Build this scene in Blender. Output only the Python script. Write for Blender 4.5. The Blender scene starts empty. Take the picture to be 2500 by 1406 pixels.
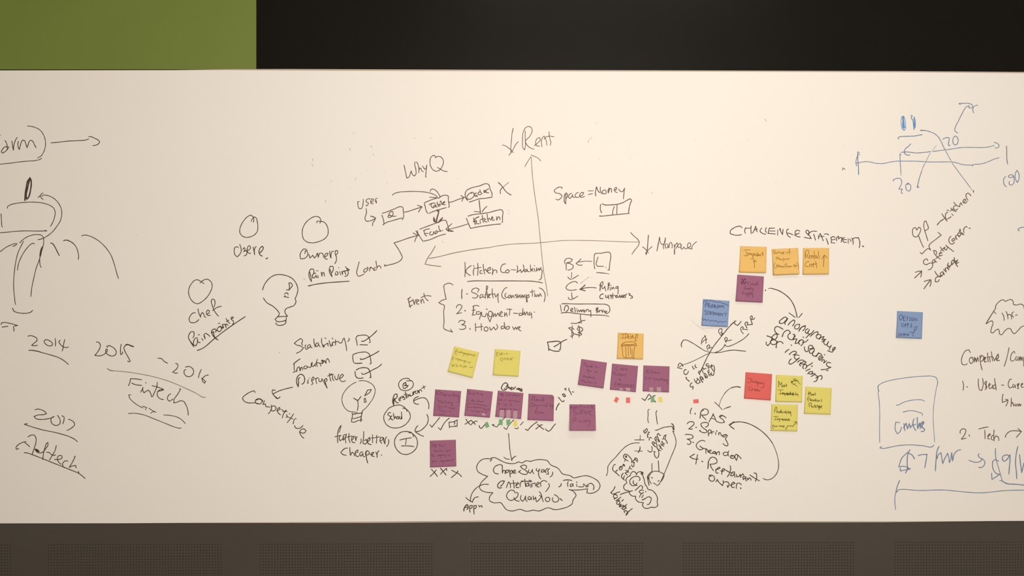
import bpy, bmesh, math, random
from mathutils import Vector, Matrix

# ---------------------------------------------------------------- camera, world, lights, exposure
S = bpy.context.scene
C = S.collection
W, H, F = 2500.0, 1406.0, 1806.0            # photograph size and focal length in pixels
CAM = Vector((0.0, -2.113, 1.45))
YAW = math.radians(-0.5)
cd = bpy.data.cameras.new('camera'); cam = bpy.data.objects.new('camera', cd); C.objects.link(cam)
cam.location = CAM; cam.rotation_euler = (math.radians(90), 0, YAW)
cd.sensor_width = 36; cd.lens = F / W * 36; cd.clip_start = 0.05
S.camera = cam
S.view_settings.view_transform = 'Standard'; S.view_settings.look = 'None'
S.view_settings.exposure = 0.0; S.view_settings.gamma = 1.0; S.view_settings.use_curve_mapping = False
wd = bpy.data.worlds.new('world'); S.world = wd; wd.use_nodes = True
wd.node_tree.nodes['Background'].inputs[0].default_value = (1.0, 0.87, 0.69, 1)
wd.node_tree.nodes['Background'].inputs[1].default_value = 0.40

def area(name, loc, target, sx, sy, power, col=(1, 0.915, 0.82), spread=180):
    l = bpy.data.lights.new(name, 'AREA'); l.shape = 'RECTANGLE'; l.size = sx; l.size_y = sy
    l.energy = power; l.color = col; l.spread = math.radians(spread)
    o = bpy.data.objects.new(name, l); C.objects.link(o); o.location = loc
    o.rotation_euler = (Vector(target) - Vector(loc)).to_track_quat('-Z', 'Y').to_euler()
    return o
area('ceiling_light', (0.48, -3.9, 2.05), (0.34, 0, 1.30), 1.8, 0.7, 60, spread=135)
area('ceiling_light', (0.45, -1.15, 2.92), (0.35, 0, 1.10), 1.3, 0.25, 8.5)

# ---------------------------------------------------------------- helpers
R3 = cam.rotation_euler.to_matrix()
def at(px, py, h=0.0):
    """the point of the wall plane (h metres in front of the board surface) seen at pixel px, py"""
    d = R3 @ Vector((px - W / 2, -(py - H / 2), -F))
    t = (-h - CAM.y) / d.y
    return CAM + d * t
MAT = {}
def mat(name, col, rough=0.6, spec=0.3, nodes=None):
    m = bpy.data.materials.new(name); m.use_nodes = True
    b = m.node_tree.nodes['Principled BSDF']
    b.inputs['Base Color'].default_value = (*col, 1); b.inputs['Roughness'].default_value = rough
    b.inputs['Specular IOR Level'].default_value = spec
    if nodes: nodes(m.node_tree, b)
    MAT[name] = m
    return m
def mottle(col, amt, scale, bump=0.0, bscale=400, bdist=0.0003):
    def f(t, b):
        tc = t.nodes.new('ShaderNodeTexCoord')
        n = t.nodes.new('ShaderNodeTexNoise'); n.inputs['Scale'].default_value = scale; n.inputs['Detail'].default_value = 4
        t.links.new(tc.outputs['Object'], n.inputs['Vector'])
        mx = t.nodes.new('ShaderNodeMix'); mx.data_type = 'RGBA'
        mx.inputs[6].default_value = (*[c * (1 - amt) for c in col], 1)
        mx.inputs[7].default_value = (*[min(1, c * (1 + amt)) for c in col], 1)
        t.links.new(n.outputs['Fac'], mx.inputs[0]); t.links.new(mx.outputs[2], b.inputs['Base Color'])
        if bump:
            n2 = t.nodes.new('ShaderNodeTexNoise'); n2.inputs['Scale'].default_value = bscale
            t.links.new(tc.outputs['Object'], n2.inputs['Vector'])
            bp = t.nodes.new('ShaderNodeBump'); bp.inputs['Strength'].default_value = bump; bp.inputs['Distance'].default_value = bdist
            t.links.new(n2.outputs['Fac'], bp.inputs['Height']); t.links.new(bp.outputs['Normal'], b.inputs['Normal'])
    return f
def mm(name, col, rough, spec, amt, scale, *a): return mat(name, col, rough, spec, mottle(col, amt, scale, *a))
mm('board', (0.88, 0.855, 0.82), 0.45, 0.12, 0.012, 2.5, 0.12, 260)
mm('board_edge', (0.50, 0.42, 0.36), 0.5, 0.3, 0.05, 40)
mm('green', (0.168, 0.225, 0.047), 0.5, 0.2, 0.05, 6, 0.3, 500)
mm('black', (0.0085, 0.0078, 0.006), 0.34, 0.08, 0.10, 6, 0.3, 500)
mm('grey', (0.074, 0.065, 0.055), 0.34, 0.45, 0.06, 5, 0.3, 500)
mm('void', (0.012, 0.010, 0.008), 0.8, 0.1, 0.05, 5)
mm('floor', (0.16, 0.13, 0.10), 0.7, 0.2, 0.15, 30)
mm('ceiling', (0.6, 0.58, 0.54), 0.9, 0.1, 0.03, 8)
PAPER = {'orange': (0.82, 0.53, 0.175), 'purple': (0.355, 0.138, 0.240), 'blue': (0.25, 0.360, 0.61), 'red': (0.74, 0.150, 0.135), 'yellow': (0.76, 0.69, 0.185)}
for k, c in PAPER.items(): mm('paper_' + k, c, 0.85, 0.1, 0.03, 60, 0.2, 900)
INK = {'k': (0.082, 0.055, 0.043), 'm': (0.145, 0.102, 0.082), 'f': (0.28, 0.21, 0.165), 'b': (0.175, 0.245, 0.40), 'B': (0.135, 0.31, 0.62),
       'o': (0.27, 0.115, 0.020), 'p': (0.165, 0.055, 0.105), 'u': (0.065, 0.075, 0.17), 'r': (0.30, 0.060, 0.065), 'y': (0.10, 0.085, 0.018),
       'l': (0.33, 0.25, 0.035), 's': (0.62, 0.52, 0.43)}
for k, c in INK.items(): mm('ink_' + k, c, 0.6, 0.1, 0.10, 90)
def film(name, col, alpha):
    m = bpy.data.materials.new(name); m.use_nodes = True; t = m.node_tree
    b = t.nodes['Principled BSDF']; b.inputs['Base Color'].default_value = (*col, 1); b.inputs['Roughness'].default_value = 0.45
    tr = t.nodes.new('ShaderNodeBsdfTransparent'); mx = t.nodes.new('ShaderNodeMixShader')
    mx.inputs[0].default_value = alpha
    t.links.new(tr.outputs[0], mx.inputs[1]); t.links.new(b.outputs[0], mx.inputs[2])
    t.links.new(mx.outputs[0], t.nodes['Material Output'].inputs['Surface'])
    MAT[name] = m
film('clear_film', (0.88, 0.68, 0.72), 0.20)
film('flag_green', (0.20, 0.50, 0.24), 0.82)
film('flag_red_flag', (0.88, 0.16, 0.15), 0.90)
film('flag_yellow_flag', (0.92, 0.80, 0.16), 0.86)

def obj(name, verts, faces, m, parent=None, smooth=False):
    me = bpy.data.meshes.new(name); me.from_pydata([tuple(v) for v in verts], [], faces); me.update()
    me.materials.append(MAT[m])
    if smooth: me.polygons.foreach_set('use_smooth', [True] * len(me.polygons))
    o = bpy.data.objects.new(name, me); C.objects.link(o)
    if parent:
        o.parent = parent
        o.matrix_parent_inverse = Matrix.Translation(-parent.location)
    return o
def tag(o, label=None, cat=None, group=None, kind=None):
    for k, v in (('label', label), ('category', cat), ('group', group), ('kind', kind)):
        if v: o[k] = v
    return o
def slab(name, top, bottom, y0, y1, m, parent=None):
    """a board between two traced edges (lists of (x, z)), from y0 (front) to y1 (back)"""
    n = len(top); v = []
    for y in (y0, y1):
        v += [(x, y, z) for x, z in top] + [(x, y, z) for x, z in bottom]
    f = []
    for i in range(n - 1):
        a, b, c, d = i, i + 1, n + i + 1, n + i
        f += [(a, d, c, b), (2*n + a, 2*n + b, 2*n + c, 2*n + d), (a, b, 2*n + b, 2*n + a), (d, 2*n + d, 2*n + c, c)]
    f += [(0, 2*n, 3*n, n), (n - 1, 2*n - 1, 4*n - 1, 3*n - 1)]
    return obj(name, v, f, m, parent)
def box(name, x0, x1, y0, y1, z0, z1, m, parent=None):
    return slab(name, [(x0, z1), (x1, z1)], [(x0, z0), (x1, z0)], y0, y1, m, parent)
def edge(pts, h=0.0, dy=0.0):
    out = []
    for x, y in pts:
        p = at(x, y + dy, h); out.append((p.x, p.z))
    return out

# ---------------------------------------------------------------- the setting
BD = 0.018                                   # board stands 18 mm off the wall
XL, XR = at(-700, 700).x, at(3300, 700).x
tag(box('floor', XL - 1, XR + 1, -4.6, 0.12, -0.05, 0, 'floor'), kind='structure')
tag(box('ceiling', XL - 1, XR + 1, -4.6, 0.12, 2.95, 3.0, 'ceiling'), kind='structure')
wall = tag(box('wall_back', XL - 1, XR + 1, BD + 0.012, 0.12, 0, 2.95, 'void'), kind='structure')

TOPX = [(-700, 173), (-20, 172), (300, 171.4), (560, 171.2), (700, 172), (800, 172.8), (1250, 174.2), (1750, 175.2), (2200, 176.5), (2500, 178.8), (3300, 184)]
BOTX = [(-700, 1278.5), (-20, 1277.5), (300, 1277.2), (560, 1275.6), (700, 1274.8), (900, 1273.4), (1200, 1270.6), (1700, 1271.8), (2200, 1272.8), (2500, 1271.4), (3300, 1268)]
def resamp(pts, xs):
    out = []
    for x in xs:
        for (a, ya), (b, yb) in zip(pts, pts[1:]):
            if a <= x <= b: out.append((x, ya + (yb - ya) * (x - a) / (b - a))); break
    return out
XS = [-700, -20, 150, 300, 450, 560, 700, 800, 900, 1050, 1200, 1250, 1500, 1700, 1900, 2200, 2350, 2500, 3300]
top, bot = resamp(TOPX, XS), resamp(BOTX, XS)
board = slab('whiteboard', edge(top), edge(bot), 0.0, BD, 'board')
tag(board, 'long cream white wall board covered in handwriting between dark wall panels', 'whiteboard')
# thin edge strips behind the upper and lower edge of the board
def strip(name, base, prof, sgn):
    xs = [x for x, _ in prof]; a = resamp(base, xs)
    outer = [(x, y + sgn * w) for (x, y), (_, w) in zip(a, prof)]; inner = [(x, y - sgn * 1.5) for x, y in a]
    t_, b_ = (outer, inner) if sgn < 0 else (inner, outer)
    slab(name, edge(t_, -0.002), edge(b_, -0.002), 0.002, BD, 'board_edge', board)
strip('edge_trim', TOPX, [(430, 0.2), (560, 2.4), (700, 3.6), (1250, 3.6), (2200, 3.0), (2500, 3.2), (3300, 3.2)], -1)
strip('edge_trim', BOTX, [(450, 0.2), (650, 1.6), (900, 3.2), (1200, 3.6), (1900, 3.2), (2150, 2.4), (2400, 0.3)], 1)

# painted wall panels above
GX = [(-700, 169.5), (-20, 168.4), (300, 168.2), (623, 169)]
g = slab('green_panel', [(at(-700, 0).x, 2.945), (at(-20, 0).x, 2.945), (at(300, 0).x, 2.945), (at(624.2, 0).x, 2.945)], edge([(-700, 169.5), (-20, 168.4), (300, 168.2), (624.2, 168.6)]), 0.004, BD + 0.012, 'green', wall)
tag(g, 'olive green wall panel')
bx = [625.8, 626.6, 628.2, 630.5, 700, 1250, 1750, 2200, 2500, 3300]
by = [164.0, 166.0, 167.0, 167.3, 168.2, 170.3, 171.8, 173.2, 175.2, 180]
g = slab('black_panel', [(at(x, 0).x, 2.945) for x in bx], edge(list(zip(bx, by))), 0.004, BD + 0.012, 'black', wall)
tag(g, 'charcoal black wall panel')

# perforated grey panel below: plain strips with five fields of punched holes
PITCH = (at(1007.1, 1360).x - at(1000, 1360).x)
YF, YB = 0.004, BD + 0.012
ztop = 1324.5
zt = at(1250, ztop).z
starts = [113 + 517.6 * k for k in range(-1, 6)]
NC = 60; fw = NC * PITCH; NR = 70
lowx = resamp(BOTX, XS); lowx = [(x, y + (3.4 if 650 < x < 2250 else 1.2)) for x, y in lowx]
pan = slab('grey_panel', edge(lowx), [(at(x, 700).x, zt) for x in XS], YF, YB, 'grey', wall)
tag(pan, 'dark grey wall panel with fields of small punched holes')
def perforated(x0, ztop_, nc, nr, p):
    v, f = [], []; r = p * 0.17; K = 8
    for i in range(nc):
        for j in range(nr):
            cx, cz = x0 + (i + .5) * p, ztop_ - (j + .5) * p
            b = len(v)
            for k in range(K):                      # outer square ring
                a = math.pi / 4 * k; s = max(abs(math.cos(a)), abs(math.sin(a)))
                v.append((cx + math.cos(a) / s * p / 2, YF, cz + math.sin(a) / s * p / 2))
            for y in (YF, YF + 0.006):
                for k in range(K):
                    a = math.pi / 4 * k; v.append((cx + math.cos(a) * r, y, cz + math.sin(a) * r))
            for k in range(K):
                k2 = (k + 1) % K
                f.append((b + k, b + k2, b + 8 + k2, b + 8 + k)); f.append((b + 8 + k, b + 8 + k2, b + 16 + k2, b + 16 + k))
    return v, f
first = None
for k, sx in enumerate(starts):
    x0 = at(sx, 1360).x
    if first is None:
        v, f = perforated(0, 0, NC, 24, PITCH)
        o = obj('perforated_field', v, f, 'grey', wall); first = o
    else:
        o = first.copy(); C.objects.link(o)
    o.location = (x0, 0, zt); tag(o, kind='stuff')
    # plain strip to the right of the field, plain area under it
    nx = at(starts[k + 1], 1360).x if k + 1 < len(starts) else XR
    box('plain_strip', x0 + fw, nx, YF, YB, 0.1, zt, 'grey', wall)
    box('plain_strip', x0, x0 + fw, YF, YB, 0.1, zt - 24 * PITCH, 'grey', wall)

# ---------------------------------------------------------------- ink strokes
rnd = random.Random(4); NST = 0
def smooth(p):
    """Catmull-Rom through the traced points, corners kept sharp"""
    n = len(p)
    if n < 3: return p
    tan = []
    for i in range(n):
        if i in (0, n - 1): tan.append(None); continue
        a, b = p[i] - p[i-1], p[i+1] - p[i]
        la, lb = a.length, b.length
        if la < 1e-6 or lb < 1e-6 or a.dot(b) / (la * lb) < 0.2: tan.append('c'); continue
        tan.append((a / la * lb + b / lb * la) / (la + lb) * 0.92)
    out = [p[0]]
    for i in range(n - 1):
        d = p[i+1] - p[i]; L = d.length
        if L < 1e-6: continue
        t0 = tan[i] if isinstance(tan[i], Vector) else d / L
        t1 = tan[i+1] if isinstance(tan[i+1], Vector) else d / L
        if tan[i] is None and isinstance(tan[i+1], Vector): t0 = (2 * d / L - t1)
        if tan[i+1] is None and isinstance(tan[i], Vector): t1 = (2 * d / L - t0)
        k = max(1, min(8, int(L / 1.2)))
        for s in range(1, k + 1):
            u = s / k; u2, u3 = u * u, u * u * u
            out.append(p[i] * (2*u3 - 3*u2 + 1) + t0 * L * (u3 - 2*u2 + u) + p[i+1] * (-2*u3 + 3*u2) + t1 * L * (u3 - u2))
    return out
def ribbon(pts, w, V, Fc, hf):
    """flat ink line; pts in photo pixels, w in pixels, hf gives the height in front of the board"""
    q = [pts[0]]
    for a in pts[1:]:
        if (a - q[-1]).length > 0.15: q.append(a)
    if len(q) < 2: q = [pts[0] - Vector((w * .2, 0)), pts[0] + Vector((w * .2, 0))]
    n = len(q); b = len(V); ph = rnd.random() * 6
    L = []; R = []
    for i in range(n):
        d0 = (q[i] - q[i-1]).normalized() if i else (q[1] - q[0]).normalized()
        d1 = (q[i+1] - q[i]).normalized() if i < n - 1 else d0
        m = d0 + d1; m = m.normalized() if m.length > 0.3 else d0
        c = max(0.55, m.dot(d0)); nn = Vector((-m.y, m.x))
        hw = w / 2 * (1 + 0.07 * math.sin(ph + i * .55)) / c
        if i in (0, n - 1): hw *= 0.9
        L.append(q[i] + nn * hw); R.append(q[i] - nn * hw)
    global NST
    NST += 1; z = (NST % 60) * 4e-6
    def put(P, k=0): V.append(at(P.x, P.y, hf(P) + z + k * 3e-7))
    for i in range(n): put(L[i], i); put(R[i], i)
    for i in range(n - 1): Fc.append((b + 2*i, b + 2*i + 1, b + 2*i + 3, b + 2*i + 2))
    for e, s in ((0, -1), (n - 1, 1)):               # round ends
        d = (q[1] - q[0]).normalized() if e == 0 else (q[-1] - q[-2]).normalized()
        d = d * s; nn = Vector((-d.y, d.x)); c0 = len(V); r = w / 2 * 0.9
        for k in range(5):
            a = math.pi / 4 * k; put(q[e] + nn * (math.cos(a) * r) + d * (math.sin(a) * r))
        Fc.append(tuple(range(c0, c0 + 5)))
def parse(txt, ox, oy, sc):
    for s in txt.split(';'):
        t = s.split(); w = None
        if t and t[0][0] == 'w': w = float(t[0][1:]); t = t[1:]
        n = [float(a) for a in t]
        if len(n) >= 4: yield w, [Vector((ox + n[i] / sc, oy + n[i+1] / sc)) for i in range(0, len(n) - 1, 2)]
def draw(name, ox, oy, sc, width, ink, txt, parent, hf):
    V, Fc = [], []
    for w, p in parse(txt, ox, oy, sc): ribbon(smooth(p), (w or width) * WK, V, Fc, hf)
    # orient every face to the viewer
    me_f = []
    for f in Fc:
        a, b_, c_ = V[f[0]], V[f[1]], V[f[2]]
        me_f.append(f if (b_ - a).cross(c_ - a).y < 0 else tuple(reversed(f)))
    return obj(name, V, me_f, 'ink_' + ink, parent)
WK = 0.78
def G(name, label, ox, oy, sc, width, ink, txt):
    o = draw(name, ox, oy, sc, width, ink, txt, board, lambda P: 0.00015)
    tag(o, label)

# ---------------------------------------------------------------- sticky notes and page flags
NOTES = []
def inv(q, P):
    u = v = .5
    for _ in range(12):
        X = q[0]*(1-u)*(1-v) + q[1]*u*(1-v) + q[2]*u*v + q[3]*(1-u)*v - P
        du = (q[1]-q[0])*(1-v) + (q[2]-q[3])*v; dv = (q[3]-q[0])*(1-u) + (q[2]-q[1])*u
        D = du.x*dv.y - du.y*dv.x
        u -= (X.x*dv.y - X.y*dv.x) / D; v -= (du.x*X.y - du.y*X.x) / D
    return u, v
def surf(nt, u, v):
    vv = min(max(v, 0), 1); h = 0.0006 + nt['lift'] * max(0, (vv - .12) / .88) ** 1.8
    h += nt['lift'] * .25 * vv * math.sin(min(max(u, 0), 1) * 3.0 + nt['ph'])**2
    if nt['curl']: h += 0.006 * max(0, u + (1 - v) - 1.72) / .28
    return h
def N(label, col, ox, oy, sc, corners, lift):
    c = [float(a) for a in corners.split()]
    q = [Vector((ox + c[i] / sc, oy + c[i+1] / sc)) for i in range(0, 8, 2)]
    nt = {'q': q, 'lift': lift / 1000.0, 'ph': rnd.random() * 3, 'curl': 'curled' in label}
    n = 14; V, Fc = [], []
    for back in (0, 1):
        for j in range(n + 1):
            for i in range(n + 1):
                u, v = i / n, j / n
                if nt['curl'] and u + 1 - v > 1.93: u -= .035; v += .035
                P = q[0]*(1-u)*(1-v) + q[1]*u*(1-v) + q[2]*u*v + q[3]*(1-u)*v
                h = surf(nt, u, v) - back * 0.00018; V.append(at(P.x, P.y, h))
    M = (n + 1) ** 2
    for j in range(n):
        for i in range(n):
            a = j * (n + 1) + i; b = a + n + 1
            Fc.append((a, b, b + 1, a + 1)); Fc.append((M + a, M + a + 1, M + b + 1, M + b))
    for i in range(n):
        a = i; Fc.append((a, a + 1, M + a + 1, M + a)); a = n * (n + 1) + i; Fc.append((a + 1, a, M + a, M + a + 1))
        a = i * (n + 1); Fc.append((a + n + 1, a, M + a, M + a + n + 1)); a += n; Fc.append((a, a + n + 1, M + a + n + 1, M + a))
    o = obj('sticky_note', V, Fc, 'paper_' + col, None, True)
    # origin at the note's upper edge
    c0 = (V[0] + V[n]) / 2
    o.data.transform(Matrix.Translation(-c0)); o.location = c0
    tag(o, label, 'sticky note', 'sticky notes on the whiteboard')
    nt['o'] = o; NOTES.append(nt)
def T(width, ink, txt, name='handwriting'):
    nt = NOTES[-1]
    draw(name, CUR[0], CUR[1], CUR[2], width, ink, txt, nt['o'], lambda P: surf(nt, *inv(nt['q'], P)) + 0.00022)
_N = N
CUR = None
def N(label, col, ox, oy, sc, corners, lift):
    global CUR
    CUR = (ox, oy, sc); _N(label, col, ox, oy, sc, corners, lift)
def note_h(P):
    for nt in NOTES:
        u, v = inv(nt['q'], P)
        if -.03 <= u <= 1.03 and -.02 <= v <= 1.02: return surf(nt, u, v)
    return 0.0
def F_(label, col, ox, oy, sc, tip, clear):
    def quad(s):
        c = [float(a) for a in s.split()]; return [Vector((ox + c[i] / sc, oy + c[i+1] / sc)) for i in range(0, 8, 2)]
    def sheet(name, rows, m, parent):
        V, Fc = [], []
        for back in (0, 1):
            for (a, b, h) in rows: V += [at(a.x, a.y, h - back * .00012), at(b.x, b.y, h - back * .00012)]
        k = len(rows)
        for i in range(k - 1):
            a = 2 * i; Fc.append((a, a + 2, a + 3, a + 1)); a += 2 * k; Fc.append((a, a + 1, a + 3, a + 2))
        return obj(name, V, Fc, m, parent)
    t = quad(tip); h = 0.0006
    rows = [(t[0], t[1], h), (t[3], t[2], h)]
    if clear:
        e = bpy.data.objects.new('page_flag', None); C.objects.link(e); e.empty_display_size = 0.01
        e.location = at((t[0].x + t[2].x) / 2, (t[0].y + t[2].y) / 2, 0)
        c = quad(clear)
        sheet('coloured_tip', rows, 'flag_' + col, e)
        o = sheet('clear_film', [(c[0], c[1], max(note_h(c[0]), note_h(c[1])) + .0007), (c[3], c[2], max(note_h(c[3]), note_h(c[2]), note_h((c[2]+c[3])/2)) + .0009)], 'clear_film', e)
        tag(o, 'clear film end stuck on the note')
    else:
        e = sheet('page_flag', rows, 'flag_' + col, None)
    tag(e, label, 'page flag', 'small page flags under the notes')
# G(name, label, ox, oy, scale, width, ink, strokes)
G('handwritten_word','black letters drm cut off by the left edge',0,290,7.8125,2.6,'k',"""95 415 118 450 135 510 142 570;142 590 135 545 110 530 75 550 40 595 25 630 45 650 90 630 140 580 172 530;225 425 235 480 245 550 255 605 262 520 285 430 328 355;350 430 340 490 350 550 368 585 380 540 400 460 430 410 465 415 490 470 515 550 535 500 560 430 590 410 625 430 655 490 688 550;-60 330 5 310""")
G('drawn_bubble','black curved outline around the cut off word',0,290,7.8125,2.3,'k',"""522 140 600 145 680 168 750 205 810 270 845 340 865 420 868 490 855 570 830 640 785 705 715 745;-100 878 5 865 180 848 350 825 550 805 680 795 750 778 795 752""")
G('drawn_arrow','long black arrow pointing right beside the bubble',0,290,7.8125,2.5,'k',"""970 460 1100 448 1300 425 1500 415 1640 403 1692 382;1690 340 1740 342 1800 368 1870 405 1900 440 1880 475 1835 500 1772 508""")
G('drawn_figure','black curved sketch with thick loop at the left edge',0,420,7.8125,2.4,'k',"""w4.5 475 540 480 440 500 300 530 170 570 112 590 150 595 230 585 320 560 440 540 490;w4.5 540 490 512 515 500 480 500 430 520 330 545 220 565 150;w3.5 480 500 505 400;140 690 145 660 200 625 320 595 480 577 620 573 760 582 870 605 970 645 1035 705 1052 780 1040 860 1010 950 960 1038;20 795 26 900 35 1020 45 1052;-100 1165 5 1158 200 1140 450 1122 700 1125 895 1123;855 1108 895 1123;720 1290 800 1272 900 1220 1000 1140 1080 1040 1150 930 1178 810 1170 710 1120 600 1050 520 960 465 870 440 820 445 795 462;725 485 770 445 805 405 825 405;765 455 795 500 822 522""")
G('drawn_figure','black fan of curved strokes under the sketch',0,560,7.8125,2.4,'k',"""375 258 450 185 550 128 640 103 720 98 790 112 825 150 835 220 825 300 790 430 745 590 690 740 640 950 605 1120 588 1280;720 197 780 183 825 168;-50 440 5 420 100 350 200 300 270 275 322 272 300 300 240 322;448 225 410 300 345 440 300 620 270 850 260 1080 275 1280 290 1406 297 1435;655 280 640 262 600 275 520 350 440 460 380 580 345 680 335 778;w3.5 805 335 778 400 760 500 765 480;w3.5 800 340 790 420 760 530;760 530 758 620 768 690 785 725;w3 965 258 1000 270 1050 340 1090 420 1130 498;w3 1213 217 1255 203 1330 225 1400 270;1400 270 1460 350 1490 450 1500 530 1490 575;1555 122 1630 108 1720 130 1870 210 2020 350 2120 500 2190 700 2240 880 2262 938""")
G('drawn_underline','black curved bracket below the fan of strokes',0,720,7.8125,2.5,'k',"""w3 238 255 270 315;270 315 330 335 430 350 530 345 590 325 622 292;20 565 30 535 80 525 180 540 340 582 270 598 255 620 272 670 258 690;w3 40 612 150 597""")
G('handwritten_number','black handwritten 2014 with sloping underline',0,720,7.8125,2.6,'k',"""535 790 570 775 640 790 700 825 705 870 660 910 605 960 660 970 712 958;920 860 870 855 840 885 865 930 930 970 985 965 1002 935 970 890 920 862;1048 830 1060 900 1052 975;1150 860 1125 890 1150 940 1200 985 1270 1003 1305 992;1235 850 1215 930 1200 1020 1185 1068;w3 550 1057 610 1057 800 1100;800 1100 950 1140 1130 1200 1230 1260 1302 1325""")
G('handwritten_number','black handwritten 2015',0,720,7.8125,2.6,'k',"""1835 900 1870 898 1910 940 1905 1010 1860 1090 1810 1152 1880 1162 1960 1145 2030 1090 2050 1045 2030 1030 2015 1060 2030 1110 2090 1155 2150 1165 2200 1140 2218 1090 2190 1030 2130 985 2070 965 2035 985 2055 998;2312 938 2298 1040 2300 1135 2320 1130 2340 1085;w4 2395 955 2430 945 2500 970 2545 985;2390 965 2365 1000 2385 1080 2430 1160 2485 1260 2460 1275 2435 1258""")
G('handwritten_number','black handwritten 2016 with a dash in front',220,800,5.40625,2.6,'k',"""895 405 935 405 980 445 1022 468;1128 468 1160 495 1150 530 1090 585 1120 598 1155 595;1258 520 1320 515 1362 555 1360 610 1315 645 1265 635 1240 595 1245 560 1265 552;1468 550 1445 600 1430 660;1562 622 1520 635 1485 670 1480 700 1510 730 1525 710 1500 688 1470 665""")
G('drawn_underline','long thin sloping line under 2015 and 2016',220,800,5.40625,2.1,'f',"""w3 228 537 250 555 300 568;300 568 450 580 650 608 850 650 1050 710 1250 795 1400 865 1500 918 1522 915""")
G('handwritten_word','black handwritten word Fintech',220,800,5.40625,2.6,'k',"""505 765 520 735 535 672 600 675 680 687;548 728 580 745 640 758 680 760;w3.5 735 725 737 728;697 785 685 820 668 850;697 788 700 840 712 858 740 838 770 825 790 850 812 915;885 720 880 780 850 850 825 910;818 765 860 775 910 790 965 812;890 840 940 830 972 818 945 815 905 830 885 865 895 910 930 940 970 945;1065 870 1030 900 1020 940 1045 968 1080 950 1095 940;1178 808 1195 810 1160 870 1105 960 1105 990 1140 985 1190 965 1230 970 1265 1020 1295 1155""")
G('drawn_arrow','small black curved arrows and double underline below Fintech',220,800,5.40625,2.3,'k',"""540 885 510 885 520 925 570 980 640 1030 700 1058;692 1035 745 1052 730 1085;775 1060 825 1095 870 1115;870 1115 835 1108 800 1130;505 1132 600 1130 700 1148 850 1205 1000 1265 1130 1315 1180 1325 1202 1320;970 1153 1060 1158 1150 1180 1210 1215 1255 1265""")
G('handwritten_number','black handwritten 2017 with sloping underline',0,980,7.03125,2.6,'k',"""600 145 640 130 700 140 770 175 798 210 760 222 640 235 585 258 610 290 700 310 800 300 880 283 930 258;925 258 880 290 875 340 910 395 965 412 1020 390 1035 340 1015 280 985 237;1060 247 1098 265 1100 300 1075 385;1175 307 1230 325 1270 360 1280 400 1240 445 1148 497;470 380 415 390 500 420 700 480 1000 545 1180 600 1290 655 1328 690""")
G('handwritten_word','black handwritten word Adtech underlined',0,980,7.03125,2.6,'k',"""322 808 280 820 275 790 310 745 380 705 448 690;425 705 470 740 510 778;480 610 530 580 580 575 615 620 615 710 585 810 550 910;w4 600 820 640 830 670 860 640 855 610 830;600 820 640 870 690 885 740 865 790 800 825 740 820 705 800 720 770 800 745 900 735 1000;800 870 850 880 880 910 925 925 958 915;965 755 945 840 900 920 848 1005;935 995 1000 995 1060 975 1065 940 1030 925 990 950 985 990 1020 1055 1050 1078;1165 1025 1120 1020 1080 1055 1075 1095 1110 1140;1275 940 1290 945 1250 1030 1190 1130 1250 1105 1300 1100 1305 1140;w3 1343 1200 1358 1235;412 880 470 885 550 912 740 985 1000 1090 1200 1170 1360 1240 1420 1285 1460 1322""")
G('drawn_circle','black hand-drawn heart-like circle above the word Chef',430,660,6.695,2.5,'k',"""390 208 440 165 495 143 540 158 580 205 588 270 560 350 510 430 430 505 350 545 290 525 225 445 203 360 215 280 255 210 300 165 345 153 390 172 455 218""")
G('handwritten_word','black handwritten word Chef',430,660,6.695,2.6,'k',"""315 692 270 700 230 745 212 800 230 845 275 857 330 840 372 803;358 628 365 680 400 765 405 720 430 688 450 710 465 755 485 768;505 712 540 690 540 655 515 650 495 685 505 725 540 738 560 730;618 598 635 540 620 475 595 470 575 500 590 570 620 650 692 748;597 660 660 610 740 587""")
G('handwritten_word','black handwritten sloping word Painpoints with underline',430,660,6.695,2.7,'k',"""275 1102 295 1040 285 1005 250 1002 215 1040 200 1090 225 1150 290 1250;240 1165 285 1225;350 1105 315 1110 285 1165 290 1220 320 1232 345 1190 350 1120 360 1170 395 1182;360 1052 385 1054;418 1112 440 1145;455 1070 475 1125 465 1080 455 1055 480 1030 520 1050 550 1080;w3 640 1010 660 980 630 958 590 975 578 1015 600 1060 640 1110 685 1135;w3 590 1020 610 1000 630 1090 670 1125;710 925 680 940 675 985 710 1000 740 965 735 930 705 915;690 870 715 862;730 910 755 950 760 920 780 945 755 885 790 880 820 940 810 890 820 875 850 900;815 785 850 840 878 868;820 838 860 812;905 790 935 775 925 760 900 770 900 795 935 830 940 860 920 878;w2.8 345 1310 430 1275 620 1120 850 945 1010 835 1130 755""")
G('drawn_light_bulb','black outline light bulb with small marks inside',430,660,6.695,2.7,'k',"""1413 320 1450 220 1530 125 1610 78 1700 68 1800 85 1900 135 1965 220 1990 320 1975 390 1942 465;1942 465 1958 500 1930 570 1860 600 1800 625 1775 670 1790 710 1822 750 1660 757;1427 452 1480 525 1580 585 1660 660 1685 700 1660 757;1660 757 1617 800 1650 835 1720 835 1800 815;1800 765 1800 810;1628 858 1650 890 1710 898 1770 880 1795 845 1780 812;1845 212 1850 290 1842 318;1840 207 1880 208 1900 240 1870 290 1842 315;w3 1803 318 1852 320;1772 388 1790 370 1820 372 1830 398;1780 410 1775 430 1840 443;w3 1765 432 1790 430""")
G('drawn_circle','black hand-drawn egg-shaped circle above the word Users',550,500,6.695,2.5,'k',"""425 270 445 225 475 198 500 210 525 290 533 370 520 440 470 495 400 525 340 532 280 510 240 460 237 400 265 320 320 235 375 185 420 170 455 200 460 285""")
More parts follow.
